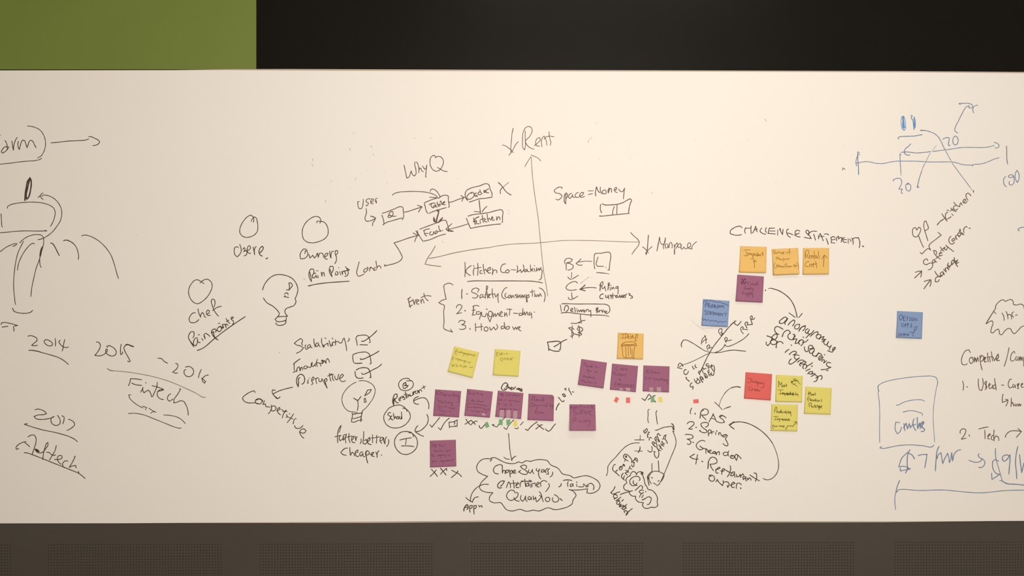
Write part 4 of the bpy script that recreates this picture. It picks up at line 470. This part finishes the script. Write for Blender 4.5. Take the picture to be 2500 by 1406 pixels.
G('handwritten_phrase','brown list line 1. Used-Case with arrow to how',2300,840,5.625,2.6,'m',"""282 508 295 560 288 635;w3.2 340 585 350 590;500 478 500 560 520 630 545 635 565 560 555 470;605 510 585 540 600 560 615 590 590 625;w3 600 600 610 510;640 580 665 550 650 540 640 570 650 610 680 600 690 560;720 470 730 540 745 630;740 560 710 565 700 610 725 610 740 580;815 562 850 565;955 485 940 480 915 520 910 570 930 600 960 590;985 550 970 570 975 595 1000 580 1000 555 1010 600;1035 545 1055 550 1040 590 1050 610 1035 610;1060 540 1030 560 1050 580;1085 570 1110 545 1095 540 1085 570 1095 595 1120 590;838 685 828 740 828 800 870 785 905 765;870 755 905 765 900 800 875 850;950 740 950 800 945 858;950 820 970 800 985 850;1010 820 995 840 1020 850 1030 825;1040 820 1050 850 1065 820 1075 850 1085 825""")
G('handwritten_phrase','brown list line 2. Tech with arrow',2300,840,5.625,2.6,'m',"""250 1225 250 1190 290 1162 325 1175 320 1220 265 1305 300 1298 330 1290;w3 370 1245 378 1265;w2.8 505 1165 560 1150 632 1137;585 1180 590 1240 590 1300;630 1270 665 1240 650 1230 630 1260 630 1300 655 1300;700 1250 680 1270 680 1310 700 1315;715 1180 710 1250 715 1330;715 1300 740 1260 765 1270 778 1325;868 1280 890 1230 940 1195 1010 1190 1090 1200;1040 1160 1090 1200 1060 1235 1020 1280""")
G('drawn_frame','thin blue-grey rounded rectangle with two lines inside',2120,890,6.39,2.2,'b',"""w2.8 163 425 155 380 150 345 165 318;165 318 220 285 350 245 500 218 700 192 880 180 1000 182 1060 205 1078 250 1065 350;w1.7 1065 350 1035 530 1015 700 1012 850 1020 1000 1035 1210;w2 150 430 170 580 178 800 175 1000 178 1215;w2.5 205 1275 182 1300 230 1308 330 1290 480 1262 650 1252 850 1265 1000 1278 1022 1255;w3 440 632 470 630;470 630 560 585 660 558 780 547 840 552 875 570;w2.8 540 740 620 722;620 722 700 720 780 742 840 765 845 795""")
G('handwritten_word','blue handwritten word in the rounded rectangle',2120,890,6.39,2.5,'b',"""490 905 430 895 420 950 425 1030 450 1078 480 1060 515 975;w3 555 920 570 1030;w3 548 990 590 915 610 1000 640 920 655 985 690 940;w3 715 845 700 880 740 1030;w2.6 690 945 740 930;w3 762 825 765 900 770 1000 800 910 810 1000;w3 860 885 820 920 835 985;w3 830 930 870 900 840 970 880 1010 860 1040 825 1040""")
G('handwritten_phrase','large blue-grey handwriting with dollar signs cut off by the right edge',2170,1060,7.03,2.7,'b',"""365 265 330 310 310 325 230 400 170 560 260 550 370 595 200 630 195 580;w3 440 425 390 350 330 320 318 400 315 500 318 600 285 665;w3.4 320 590 370 595;w2.8 505 367 570 350 655 345 640 450 617 575;w3 862 210 830 280 815 400 805 520 800 628;830 420 860 340 895 318 910 400 925 505 960 420 1010 325 1030 400 1040 485 1060 440 1080 310 1095 460 1130 330 1180 280 1235 265;w3 1375 448 1440 470;1440 470 1500 482 1560 470 1600 430;1550 335 1535 370 1560 400 1620 435 1650 480 1630 540 1590 570 1538 565;w2.8 1832 245 1830 340 1840 430;w2.2 1840 430 1890 600 1945 790;w2.8 1840 430 1790 460 1780 540 1800 620 1850 675 1905 685;w3 1840 435 1882 462;1765 670 1770 775 1905 690;1905 795 1945 800;w3.4 1945 800 2000 835 2070 855;w3 2070 855 2200 860 2330 875 2420 885;w3 2070 370 2020 355 1960 380 1950 430 1975 462 2020 440 2080 350 2080 450 2070 560 2060 685;w3 2215 210 2185 350 2175 500 2190 650 2195 765;w3 2245 350 2260 500 2280 660 2320 490""")
G('drawn_axis_arrow','long thin blue-grey line with end bar at the lower right',2170,1060,7.03,2.3,'b',"""w2.8 188 793 150 880 125 980;125 980 105 1080 105 1180 118 1290;w2.4 130 1000 170 955 240 945 340 950 450 962 600 965 800 957 1000 960 1150 975 1350 995 1550 1005 1700 998 1950 970 2100 962 2330 960 2420 960""")
G('drawn_mark','short dark blue stroke at the right edge',2200,450,5.207,2.6,'b',"""w3.2 1500 590 1485 575;1485 575 1515 552 1562 545 1600 545""")
# N(label, colour, ox, oy, scale, 'TL TR BR BL', lift_mm of the lower edge, extra)  - notes; the following T() calls write on the last note
N('orange sticky note reading Ingredient with an up arrow, leftmost of the orange row','orange',1800,596,15.625,'110 70 1122 102 1102 1096 72 1075',4)
T(1.5,'o',"""250 225 495 212;345 260 345 400;250 430 330 445 420 430;395 340 425 420 430 340 460 335 490 400;530 350 500 360 500 400 540 390 560 350 590 480 600 560 570 575 530 540;620 350 620 470 630 380 640 350;660 410 690 390 690 370 665 380 665 430 690 440;745 400 720 420 730 450 760 430 760 300 775 465;800 370 800 450;850 400 820 410 830 440 870 400 890 390 900 460;970 290 960 350 975 445;935 350 990 360;1000 380 960 400;665 910 655 750 650 600;610 690 650 595 735 685""")
N('orange sticky note with three small lines, middle of the orange row','orange',1800,596,15.625,'1308 183 2322 142 2375 1142 1392 1178',7)
T(1.2,'o',"""1470 270 1410 240 1365 270 1400 300 1440 340 1420 365 1380 360;1460 320 1450 345 1480 345 1480 320 1510 350 1520 320 1550 330;1580 270 1590 350;1560 310 1630 300;1630 330 1650 345 1670 320 1680 345;1690 340 1720 310 1725 400;1725 320 1790 290 1780 320 1740 350 1790 365;1920 300 1880 320 1900 345 1930 320;2010 220 1990 190 1975 230 1990 300 1995 400;1950 300 2040 295;1495 600 1490 480 1560 560 1590 490 1600 590;1640 570 1620 590 1660 595 1670 570 1690 600 1710 570;1730 560 1750 600 1770 655;1740 560 1770 540 1780 570;1800 560 1810 590 1850 560 1870 590 1900 560 1920 580 1950 550 1960 580 1990 545;1445 705 1410 780 1415 860 1480 935;1500 770 1510 890;1550 780 1510 830 1560 880;1570 800 1580 880;1600 790 1620 880;1560 820 1650 815;1660 830 1650 870 1680 870 1690 840 1720 880 1740 840 1750 885;1790 830 1790 890;1765 855 1815 850;1900 770 1860 740 1820 780 1900 850 1860 890 1830 870;1920 850 1950 830 1940 880 1970 840 2000 870 2020 830 2050 870 2090 830;2180 770 2150 800 2160 860 2200 830 2180 770;2220 810 2230 895;2220 820 2260 800 2240 840 2290 820;2260 692 2310 760 2335 850 2325 950""")
N('orange sticky note reading Rental Cost with an up arrow, rightmost of the orange row','orange',1900,596,15.625,'945 145 1940 143 1938 1148 942 1156',4)
T(1.5,'o',"""1040 545 1030 420 1050 280 1110 225 1160 250 1170 310 1130 400 1080 450 1110 490 1175 545;w2 1040 320 1035 530;1190 480 1230 430 1200 430 1185 490 1230 535;1270 430 1270 540 1290 450 1320 430 1340 550;1370 275 1380 430 1400 575;1320 460 1470 435;1460 460 1430 480 1450 530 1490 480 1510 545;1530 260 1540 400 1575 550;1660 575 1760 415 1865 525;w2 1725 860 1755 430;1180 660 1100 680 1035 740 1040 830 1090 860 1170 850;1260 760 1200 770 1200 840 1260 850 1300 800 1250 755;1310 770 1340 730 1370 750 1330 800;1330 770 1350 880;1380 775 1470 740;1415 655 1450 760 1465 905""")
N('purple sticky note with a scribbled out word, just below the orange notes','purple',1700,664,10.044,'1005 62 1658 107 1625 748 970 715',5)
T(1.4,'p',"""w2.6 1120 160 1150 230 1190 160 1210 180;w2 1110 200 1200 190;w2.4 1100 230 1110 300 1150 240 1180 300 1230 240;w2 1100 250 1230 240;1310 240 1270 250 1260 290 1300 320;1330 290 1335 320 1345 285 1370 280;1400 285 1375 300 1390 320 1410 290;1425 290 1430 320 1450 290 1460 310;1490 290 1465 300 1480 320 1500 235 1500 320;1220 350 1180 360 1185 435;1160 400 1220 395;1230 390 1240 430 1260 390 1280 430 1300 390 1310 430 1330 390;1330 340 1340 430;1370 400 1350 420 1390 400 1400 460 1370 465;1165 470 1120 490 1160 530 1110 545;1190 510 1200 550 1230 510;w2 1240 520 1250 590;w2 1280 520 1285 610;1240 520 1300 520 1310 550;1330 480 1330 560;1340 510 1360 560 1380 500 1385 630""")
N('blue sticky note reading Problem Statement between two wavy lines','blue',1700,664,10.044,'165 660 815 708 772 1348 130 1313',5)
T(1.5,'u',"""165 785 175 730 200 700 225 720 255 695 290 710 345 690 400 715 430 710 460 740 490 730 530 745 580 730 640 770 680 765 700 790 740 790 780 825 800 830;225 860 230 770 250 745 270 780 235 820;290 770 290 865;290 770 320 760 320 800 290 815 330 865;350 810 340 850 370 870 385 840 370 805 350 810;400 790 410 870 440 860 450 820 410 790;460 800 460 875 490 880;w2 440 830 480 830;500 880 540 880;510 820 560 815;530 820 520 880;510 850 560 850;570 875 575 820 600 860 620 820 640 850 660 820 675 885;260 950 210 945 220 980 270 1010 265 1040 205 1035;270 960 330 965;305 965 300 1040;330 1045 350 970 370 1045;340 1015 370 1015;370 975 430 985;405 980 400 1050;430 990 425 1050 460 1050;430 1020 460 1020;430 990 470 990;475 1055 480 1000 500 1040 525 1000 530 1060;545 1010 545 1065 575 1065;545 1010 580 1010;545 1035 575 1035;590 1070 600 1010 640 1070 650 1010;670 1015 760 1012;715 1020 712 1085;145 1130 175 1185 210 1150 250 1195 290 1160 345 1205 390 1180 440 1210 480 1190 530 1235 580 1210 640 1230 690 1215 735 1225""")
N('red sticky note with two lines of writing above the numbered list','red',1810,900,8.787,'90 72 660 115 630 680 60 640',3)
T(1.4,'r',"""125 215 240 215;200 215 200 280 160 300 125 280;225 250 230 290 260 290 265 250;300 270 275 275 285 300 310 290 315 240 315 300;340 285 320 295 335 315 350 280 355 350 330 370;365 290 370 320 385 290 400 320;430 300 405 300 420 325 435 300;445 300 460 320 480 300 480 400 410 410;210 400 165 400 150 430 180 465 215 465;225 430 230 470 240 430 265 435;w2.2 285 440 290 480 300 440 330 470 350 440 370 480 400 475""")
N('yellow sticky note reading Most with a scribble in its upper corner','yellow',1810,900,8.787,'742 130 1315 157 1303 722 735 712',3)
T(1.5,'y',"""800 400 800 260 830 350 865 290 860 400;900 350 880 370 895 395 920 370 900 350;925 360 930 395 940 350 955 345;965 320 970 395;950 360 985 350;w1.3 1110 210 1150 270 1180 240 1150 210 1130 250 1200 270 1220 290 1210 250 1180 250 1100 270 1065 280 1080 300 1110 280 1070 255;w1.3 1110 270 1070 300 1150 330 1165 310 1130 340 1100 320;w1.3 1200 270 1270 335;w1.3 1150 345 1205 385;780 455 905 455;845 460 840 540;795 540 870 545;w1.8 880 510 880 550 900 515 905 550;w2.2 915 520 935 575;w2.2 920 530 1000 535 960 550;w2.2 980 510 990 570 1010 530 1030 560 1050 500 1060 560 1090 530 1100 560;w2.2 1110 510 1110 570 1130 550;1160 500 1170 570;1170 550 1210 540 1190 560 1225 585;w1.5 940 550 1220 545""")
N('yellow sticky note reading Most functional prototype, furthest right of the yellow group','yellow',1810,900,8.787,'1373 382 1938 412 1915 985 1350 965',3)
T(1.5,'y',"""1440 575 1445 490 1460 550 1485 500 1490 570;1520 540 1500 555 1515 575 1535 560 1520 540;1540 545 1550 575 1560 540;1580 510 1590 575;1565 545 1600 540;1470 600 1440 610 1440 710;1410 650 1500 645;1465 660 1480 685 1490 660 1500 690 1520 660 1525 690;1555 670 1535 680 1550 695 1570 680;1580 640 1585 700;1565 670 1620 665;1600 670 1605 700 1630 690 1640 670 1650 705 1670 680 1690 700;1715 650 1725 715;1465 825 1460 740 1490 730 1505 760 1470 790;1500 790 1510 830 1520 800;1540 800 1530 830 1560 820;1575 770 1580 830;1560 800 1640 790;1600 800 1590 830 1620 830;1635 770 1640 830;w2 1650 800 1660 830 1670 800 1665 880;w2 1680 800 1690 840;w2 1700 800 1730 790 1700 820 1725 845""")
N('yellow sticky note with a rising zigzag arrow, lowest of the yellow group','yellow',1810,900,8.787,'643 755 1212 772 1200 1345 633 1332',3)
T(1.5,'y',"""715 945 720 860 745 820 765 850 725 900;760 905 760 945 780 905;800 915 785 935 805 950 820 920;850 915 825 925 840 950 855 870 855 950;870 920 880 950 900 920;930 920 910 940 935 950;945 900 950 955;930 930 970 920;960 930 970 960 990 930;1000 900 1010 965;985 935 1060 920;1020 930 1040 960 1060 920 1065 1020;690 1025 795 1028;740 1030 735 1090;700 1095 760 1098;770 1065 775 1100 790 1070 800 1100;w2 815 1070 825 1135;w2 820 1080 900 1080 870 1100;w2 880 1080 900 1110 930 1080 940 1110 970 1080 980 1115 1010 1080 1020 1110;w2 1030 1080 1035 1115;685 1200 665 1240 690 1285;700 1210 700 1245 720 1230 740 1250 750 1225 780 1240;w2 800 1230 820 1232;840 1215 845 1250;w2 830 1230 900 1235 880 1250;905 1215 920 1240 905 1265;w1.8 948 1310 995 1222 995 1222 1110 1232 1110 1232 1180 1140;1130 1140 1185 1138 1192 1195""")
N('orange sticky note reading IDEA with a drawn trash can','orange',1400,800,9.373,'1018 110 1610 133 1592 727 995 712',2)
T(1.5,'o',"""1070 155 1200 135;1140 150 1130 240;1085 240 1200 240;1190 150 1190 240 1230 220 1245 180 1220 130 1190 140;1250 180 1250 240 1310 240;1250 160 1310 155;1250 200 1300 200;1320 245 1350 160 1370 250;1310 210 1380 215;1420 160 1470 148 1445 240 1405 245 1440 160;1415 275 1408 295 1430 305 1435 285 1415 275;1150 345 1200 330 1290 322 1400 335 1440 400 1450 415;w1.8 1150 345 1095 400 1105 415 1200 405 1350 405 1450 412;1145 380 1250 385 1340 385 1425 370 1400 335;1120 370 1150 345;1130 370 1125 410;1100 410 1125 530 1150 670 1215 688 1300 685 1400 700;1400 430 1385 560 1385 700;1195 410 1200 550 1210 700;1255 415 1258 650;1300 420 1310 600;1340 490 1345 690""")
N('tilted purple sticky note reading Food to go, lower left of the trash can note','purple',1400,800,9.373,'180 713 766 797 688 1388 103 1305',4)
T(1.2,'p',"""235 870 245 800;245 800 290 815;240 830 280 845;300 860 290 890 320 890 320 860 300 860;350 865 340 895 370 900 370 870 350 865;410 880 390 900 415 910 425 835 430 915;470 890 540 900;510 870 515 920;550 900 570 920;340 955 310 960 320 985 350 970 355 1020 320 1030;385 985 375 1000 395 1010 400 990 385 985;480 1000 482 1025;505 1030 510 995 535 1000 540 1035;210 1075 230 1140 255 1080;260 1120 290 1110 270 1105 260 1130 285 1145;300 1145 310 1110 325 1150;350 1120 335 1135 355 1150 365 1090 370 1150;385 1125 390 1160;400 1160 410 1125 425 1160;455 1130 440 1140 455 1160 480 1130 475 1195;180 1240 190 1180 215 1230 240 1190 245 1250;265 1225 255 1250 280 1250 285 1225;300 1230 295 1260 320 1260;340 1190 345 1265 365 1240 375 1270;390 1240 395 1275;410 1270 420 1245 440 1250 445 1280;490 1250 515 1245 490 1280 520 1280""")
N('purple sticky note reading CHEF and EMPLOYERS with a small down arrow','purple',1480,870,10.417,'150 180 810 243 753 908 95 843',2)
T(1.2,'p',"""300 260 255 275 245 330 300 365;370 290 370 360;370 320 405 325;405 290 405 360;430 300 430 365;430 300 465 300;430 330 460 330;490 310 490 365;490 310 540 315;490 335 530 335;540 380 550 360;225 400 180 395 190 430 220 450 190 475;245 420 250 480 280 480;300 440 310 480 330 445;350 420 350 490 330 480;370 460 390 450 375 490;400 450 405 500 430 460;450 440 460 510;490 440 490 515;w2 520 440 525 450;345 540 345 610;310 570 345 615 380 590;215 750 225 650 270 655;220 700 260 700;215 750 260 755;285 755 290 680 310 720 335 680 335 760;355 760 360 690 390 700 360 730;410 690 410 765 440 770;460 710 450 760 480 775 490 730 465 710;505 700 520 740 540 710;520 740 515 780;560 720 555 785 590 790;560 720 600 720;560 750 590 750;620 790 620 720 650 730 625 760 660 795;710 720 680 730 700 770 680 800""")
N('purple sticky note reading Kitchen Co-working, lower right of the trash can note','purple',1480,870,10.417,'945 228 1612 253 1598 915 930 886',2)
T(1.2,'p',"""1040 320 1030 440;1100 330 1040 380 1100 430;1130 380 1130 430;1160 340 1165 430;1140 370 1190 370;1215 400 1195 415 1215 430;1240 370 1240 435 1255 400 1265 435;1285 415 1310 400 1290 400 1290 430;1320 435 1330 400 1345 440;1050 520 1000 530 1000 575 1045 580;1090 540 1075 560 1100 580 1120 555 1090 540;w1.8 1160 550 1185 555;1220 530 1220 610 1270 570 1290 600 1310 570;1330 570 1320 600 1350 605 1355 575;1370 575 1375 610 1385 570 1400 575;1420 540 1420 610;1450 570 1425 590 1450 615;1470 590 1470 620 1490 590 1500 620;1540 590 1515 600 1530 620 1555 590 1550 710""")
N('strongly tilted yellow sticky note with three lines, left of the Event Space note','yellow',1080,830,11.905,'347 178 1072 355 878 1103 155 915',5)
T(1.3,'l',"""460 295 400 275 380 340 370 410 430 420;375 340 440 345;490 350 500 380 560 330 570 380;600 380 620 400 590 475;610 390 660 390 640 420;680 380 680 440 720 440;690 400 740 390;740 440 750 400 770 440 790 400;820 430 850 440;880 430 960 440 900 465 870 450;w1.6 380 330 960 445;350 485 310 490 290 575 320 580;300 525 340 540;360 530 400 550 440 520;450 610 470 560 500 560;480 600 510 560 550 600 580 580;600 600 670 600 620 650 670 660;700 630 820 655;780 680 800 650;w1.6 400 545 700 620;270 690 300 760 360 700;270 780 300 730 360 770;380 710 450 730 400 770 460 770;500 770 520 720 560 780 580 730;600 800 640 740 670 770 620 800;720 750 680 770 700 800;780 810 830 780 850 805 890 775""")
N('yellow sticky note reading Event Space, right of the two yellow notes','yellow',1080,830,11.905,'1523 256 2272 312 2213 1063 1466 1018',4)
T(1.4,'l',"""1640 360 1580 355 1570 460 1625 460;1580 400 1620 410;1650 400 1665 430 1690 385;1750 370 1710 385 1710 430 1760 425;1710 400 1750 395;1780 395 1840 410;1850 400 1910 385;1885 390 1890 420;1745 515 1690 530 1690 580 1720 610;1750 630 1770 540 1810 520 1800 560;1830 580 1850 530 1890 520 1890 580;1940 530 1905 560 1930 580;1980 530 2060 505;1980 530 1970 570 2040 578;1975 550 2030 545""")
N('purple sticky note reading Surge Pricing with a raised lower edge, standing alone','purple',1370,970,14.06,'285 238 1172 242 1195 1143 300 1138',14)
T(1.3,'p',"""w2 330 320 325 400;w2 340 320 370 330 335 360;420 310 410 400 450 410 470 320 420 320;500 300 500 400 530 340;550 300 600 390;650 290 650 380;w2 660 270 700 290;750 310 750 380;w2 800 340 870 340;940 290 910 300 940 340 920 380;1000 290 1010 370;w2 1030 280 1090 390;1110 280 1060 320;490 455 420 460 430 500 480 540 460 590 430 625;520 510 530 580 590 570 600 510;660 440 660 580;660 440 750 430 740 490 670 510 760 580;830 440 810 500 840 570 880 550 880 490 850 490;930 490 1030 460;930 490 960 530;1010 490 960 530 990 590 1060 595;420 890 410 790 430 720 460 680 520 730 480 790 440 800;510 790 510 840;590 790 590 840;680 780 640 810 690 860;740 800 740 860;800 780 800 860;840 860 840 780 880 780 880 840;970 770 930 790 940 830 990 780 985 920 920 980 870 960""")
N('purple sticky note with six crowded lines, first of the row of four purple notes','purple',1050,940,16.54,'205 172 1255 240 1170 1305 125 1240',2)
T(1.2,'p',"""260 220 250 380;400 210 270 300 340 400;360 340 360 410;430 260 430 420;400 310 480 320;510 290 510 420 560 370;590 360 570 430 600 440 620 380 640 440;670 370 680 430;720 380 740 440 790 370;800 400 830 440 860 400 870 450;930 310 940 450 990 340;1000 400 1010 450 1050 400;1130 400 1090 420 1100 470 1150 410 1160 560 1160 680 1080 700;320 500 320 640 400 650;430 610 380 640 420 700 370 710;480 640 490 740 540 680;550 660 570 740;620 600 620 740;w1.6 670 700 780 700 760 720;800 690 820 720 890 700 900 830 860 830;290 780 300 850;350 800 350 900 430 890;w1.6 430 870 510 870;570 900 640 880;640 800 640 890;710 900 710 930;w1.5 760 920 860 930 990 960;990 900 980 970;290 970 300 980;350 960 420 960;390 970 380 1040;w1.6 430 1030 540 1050;470 1040 470 1110;w1.5 560 1050 680 1060;760 1070 800 1030 860 1090;370 1160 400 1200;w1.6 420 1180 530 1190;600 1120 580 1200""")
N('purple sticky note with underline across, second of the row of four purple notes','purple',1130,940,16.54,'172 150 1213 260 1090 1313 62 1235',5)
T(1.2,'p',"""280 240 220 240 230 290 290 290 270 340 220 340;w1.6 240 370 320 360;370 300 370 370;w1.6 390 350 480 370;460 290 480 390;560 400 570 320 620 310 610 360;w1.6 640 370 720 360;740 340 740 390;800 350 760 370 770 410 810 410;490 480 495 500;260 560 200 580 200 640 260 650;w2.6 330 640 480 650;w2 370 580 420 590;580 700 590 600 640 600 620 650;w1.8 650 660 740 680;820 640 770 660 820 690;w1.5 180 750 600 780 980 850;170 810 200 900;w1.8 200 900 410 890;w1.8 460 870 480 920 620 890;w1.8 620 910 750 920;w1.8 820 900 840 950 1090 970;150 980 220 1000 210 1040;340 990 370 1060;w1.6 390 1050 450 1070;w1.6 490 1030 660 1070 600 1120;760 1040 770 1110;w1.6 780 1090 960 1110;970 1050 960 1110""")
N('purple sticky note below a handwritten word, third of the row of four purple notes','purple',1205,945,16.54,'172 140 1208 236 1112 1288 70 1195',4)
T(1.2,'p',"""w1.6 250 290 300 250 320 310;w1.6 340 260 350 360;w1.6 380 260 380 360;500 260 520 330 570 340 570 290;640 260 640 360;680 270 680 370;w1.6 760 330 800 330;820 260 820 350;850 260 850 350;w1.6 880 340 960 340 1060 330;210 460 210 540 250 550 250 470;290 470 290 550;w1.6 320 480 370 550;w1.6 440 520 530 520;620 520 630 610;w1.6 630 530 800 540;w1.6 840 560 960 570 1060 590;200 650 200 750;w2 210 650 280 680;w1.6 400 710 470 720;490 650 510 740 570 700;740 670 680 690 680 740 730 750;w2.2 240 880 400 880 560 890;w1.8 440 870 450 950;w2.2 640 880 740 900;w2.2 800 890 960 920;240 880 230 950;1040 880 1070 930""")
N('purple sticky note with curled corner, last of the row of four purple notes','purple',1200,920,10.04,'908 412 1535 440 1520 1083 883 1055',3)
T(1.3,'p',"""1000 590 1010 490 1050 480 1060 530 1020 560;1040 560 1080 590;1090 580 1120 550 1100 550 1100 590;1130 560 1130 600;1140 560 1170 570 1140 590;1190 570 1220 570 1210 590;w1.6 1240 530 1240 590;1280 500 1280 590 1260 580;940 640 1050 650;1000 650 990 715;940 715 1010 720;1040 720 1050 670 1070 720;1100 690 1080 700 1110 710 1120 690 1115 770;w1.6 1140 700 1250 700;w1.6 1260 690 1340 720;1360 650 1350 730;1440 640 1430 720 1460 720 1460 690;1480 690 1510 730 1500 680 1490 780;1120 780 1100 800 1100 920;1050 850 1150 845;1150 860 1150 890 1190 890 1200 850;w1.6 1200 880 1270 880 1270 910""")
N('purple sticky note standing alone at the lower left above three crosses','purple',1040,1060,11.72,'108 182 855 155 868 918 118 952',3)
T(1.2,'p',"""170 360 200 270 230 330;240 310 240 390;w1.6 240 310 270 320;280 300 285 380;w1.6 290 300 310 320;380 280 390 350;w1.8 380 310 430 320 470 350;530 270 500 350;w1.6 215 480 240 460 290 500;w1.6 300 490 370 470;400 420 400 500;w1.6 420 480 490 480;560 450 590 500 620 460;w1.6 620 480 730 460;140 590 220 580;180 590 180 640;w2 190 620 240 630;w2 320 620 420 600 540 600;420 620 420 690;550 600 555 670;w1.6 620 610 660 600;690 550 680 630;170 760 180 780 200 830;w1.8 200 770 310 780;w2 400 770 460 760 540 770;490 780 490 850;w2 560 760 640 750 700 750;740 710 740 790;w1.6 750 730 800 720""")
N('blue sticky note standing alone at the right with three lines of capitals','blue',2180,700,6.695,'68 395 490 416 474 850 57 833',4)
T(1.4,'u',"""120 545 115 470 140 455 160 500 130 545;175 480 170 550 205 550;175 480 205 480;175 515 200 515;250 490 220 495 240 520 225 550;265 500 290 500;278 500 275 550;262 552 290 552;335 505 310 508 305 550 332 552 332 532 318 532;348 556 350 512 388 556 392 514;165 600 145 610 145 650 175 650 185 620 165 600;200 660 205 600 225 605 205 635;235 665 240 600 260 605 240 635;290 600 310 610 290 635 315 650 280 665;365 650 400 650 355 720 345 722 365 650;340 735 355 740 310 750;100 750 92 780 105 810;120 755 118 805;120 780 145 780;145 755 145 805;165 805 170 760 180 790 195 760 195 805;210 765 225 800 240 770 250 800 265 765;280 740 325 760 325 810""")
# F(label, colour, ox, oy, scale, 'coloured quad', 'clear film quad or empty')
F_('tilted green page flag at the end of a tick below the second purple note','green',1020,930,10.04,'1640 1030 1715 1003 1757 1120 1670 1155','1560 785 1640 780 1670 850 1575 850')
F_('green page flag below the third purple note, left of the pair','green',1200,920,10.04,'185 1042 278 1044 270 1183 175 1180','208 812 308 812 300 985 192 985')
F_('green page flag below the third purple note, beside the yellow flag','green',1200,920,10.04,'367 1048 462 1048 457 1183 365 1183','368 814 467 814 462 1005 360 1000')
F_('yellow page flag below the third purple note','yellow_flag',1200,920,10.04,'540 1072 632 1074 625 1213 530 1210','535 832 635 832 628 1018 528 1012')
F_('slanted red page flag below the note reading CHEF','red_flag',1480,870,10.417,'247 1022 330 1065 268 1185 190 1135','350 808 400 805 435 865 330 852')
F_('upright red page flag below the note reading CHEF','red_flag',1480,870,10.417,'503 1043 607 1043 607 1185 503 1182','500 795 612 797 610 882 500 872')
F_('green page flag under a drawn cross, right of the red flags','green',1480,870,10.417,'1135 1022 1220 1012 1235 1160 1135 1172','1095 788 1195 785 1200 885 1100 882')
F_('pale yellow page flag right of the crossed green one','yellow_flag',1480,870,10.417,'1325 1028 1420 1028 1432 1168 1333 1165','1282 782 1390 778 1400 893 1290 890')
F_('lone red page flag above the numbered list','red_flag',1480,870,10.417,'2210 1098 2345 1083 2360 1183 2222 1195','')
G('drawn_tick_marks','black tick and cross over the page flags under Kitchen Co-working note',1480,870,10.417,2.8,'k',"""905 1067 985 1120 1030 1050 1072 978;1085 958 1150 1030 1258 1162;1065 1103 1150 1040 1200 1005 1250 998""")
G('drawn_tick_marks','three black crosses below the lone lower left purple note',1040,1060,11.72,2.8,'k',"""155 1005 240 1095 330 1210;120 1205 200 1130 295 1020;w3 412 970 490 1060 575 1165;415 1145 500 1050 585 975 598 1040;w3 735 1030 870 1100;870 1100 960 1150 1015 1215;725 1245 800 1180 880 1105 915 1048""")
G('ink_specks','faint small ink specks scattered over the upper board',700,290,3.4286,1.2,'f',"""526 245 533 265;705 225 712 240;w1 722 292 728 306;w2.2 1203 161 1206 162;w1.6 1070 160 1072 162;216 335 220 352;w1 210 378 222 402;325 682 328 700;674 433 676 435;822 437 824 439;838 530 840 538;w.8 365 520 380 522;526 575 528 578;w1.4 1430 498 1432 500;w1 1850 768 1860 772;w1.6 1858 792 1860 796;w.8 560 112 562 128;w.8 1300 1020 1310 1040;w.8 570 515 584 492;w1 145 1340 152 1346""")
G('ink_specks','faint small ink specks on the upper right half of the board',1400,290,3.4286,1.2,'f',"""120 200 135 170;150 155 145 165;w1.6 215 332 217 333;472 319 474 321;w2.2 656 619 658 621;1236 263 1238 265;1695 535 1697 537;w2.6 2252 430 2256 412;w2.6 2256 410 2274 424;w1 1603 0 1614 22;1014 178 1016 180;w1 2264 220 2266 222;w1 542 601 545 603;w1 60 1375 130 1325;w1.6 150 1330 151 1332;1456 174 1460 176;w.8 191 30 193 45""")
G('ink_specks','faint dots on the lower left of the board',430,660,6.695,1.6,'f',"""290 275 292 277;237 930 240 932;1680 1343 1695 1343;w1.2 2085 140 2095 150;-650 -580 -646 -578""")
G('ink_smudge','faint tan crease line near the blue Problem Statement note',1640,700,5.407,1.3,'s',"""w.9 250 430 300 480 340 510;w2 338 508 352 520;w1.4 350 520 400 555;w.9 395 555 480 550 560 538;w.8 400 558 440 580 480 605""")
G('ink_smudge','faint smeared streak beside the handwritten letter C',1330,600,8.788,1.8,'s',"""w1.2 765 820 820 770 850 740;w2 900 705 925 685 940 665;w1.6 1000 690 1002 692;w.9 1090 812 1130 812""")
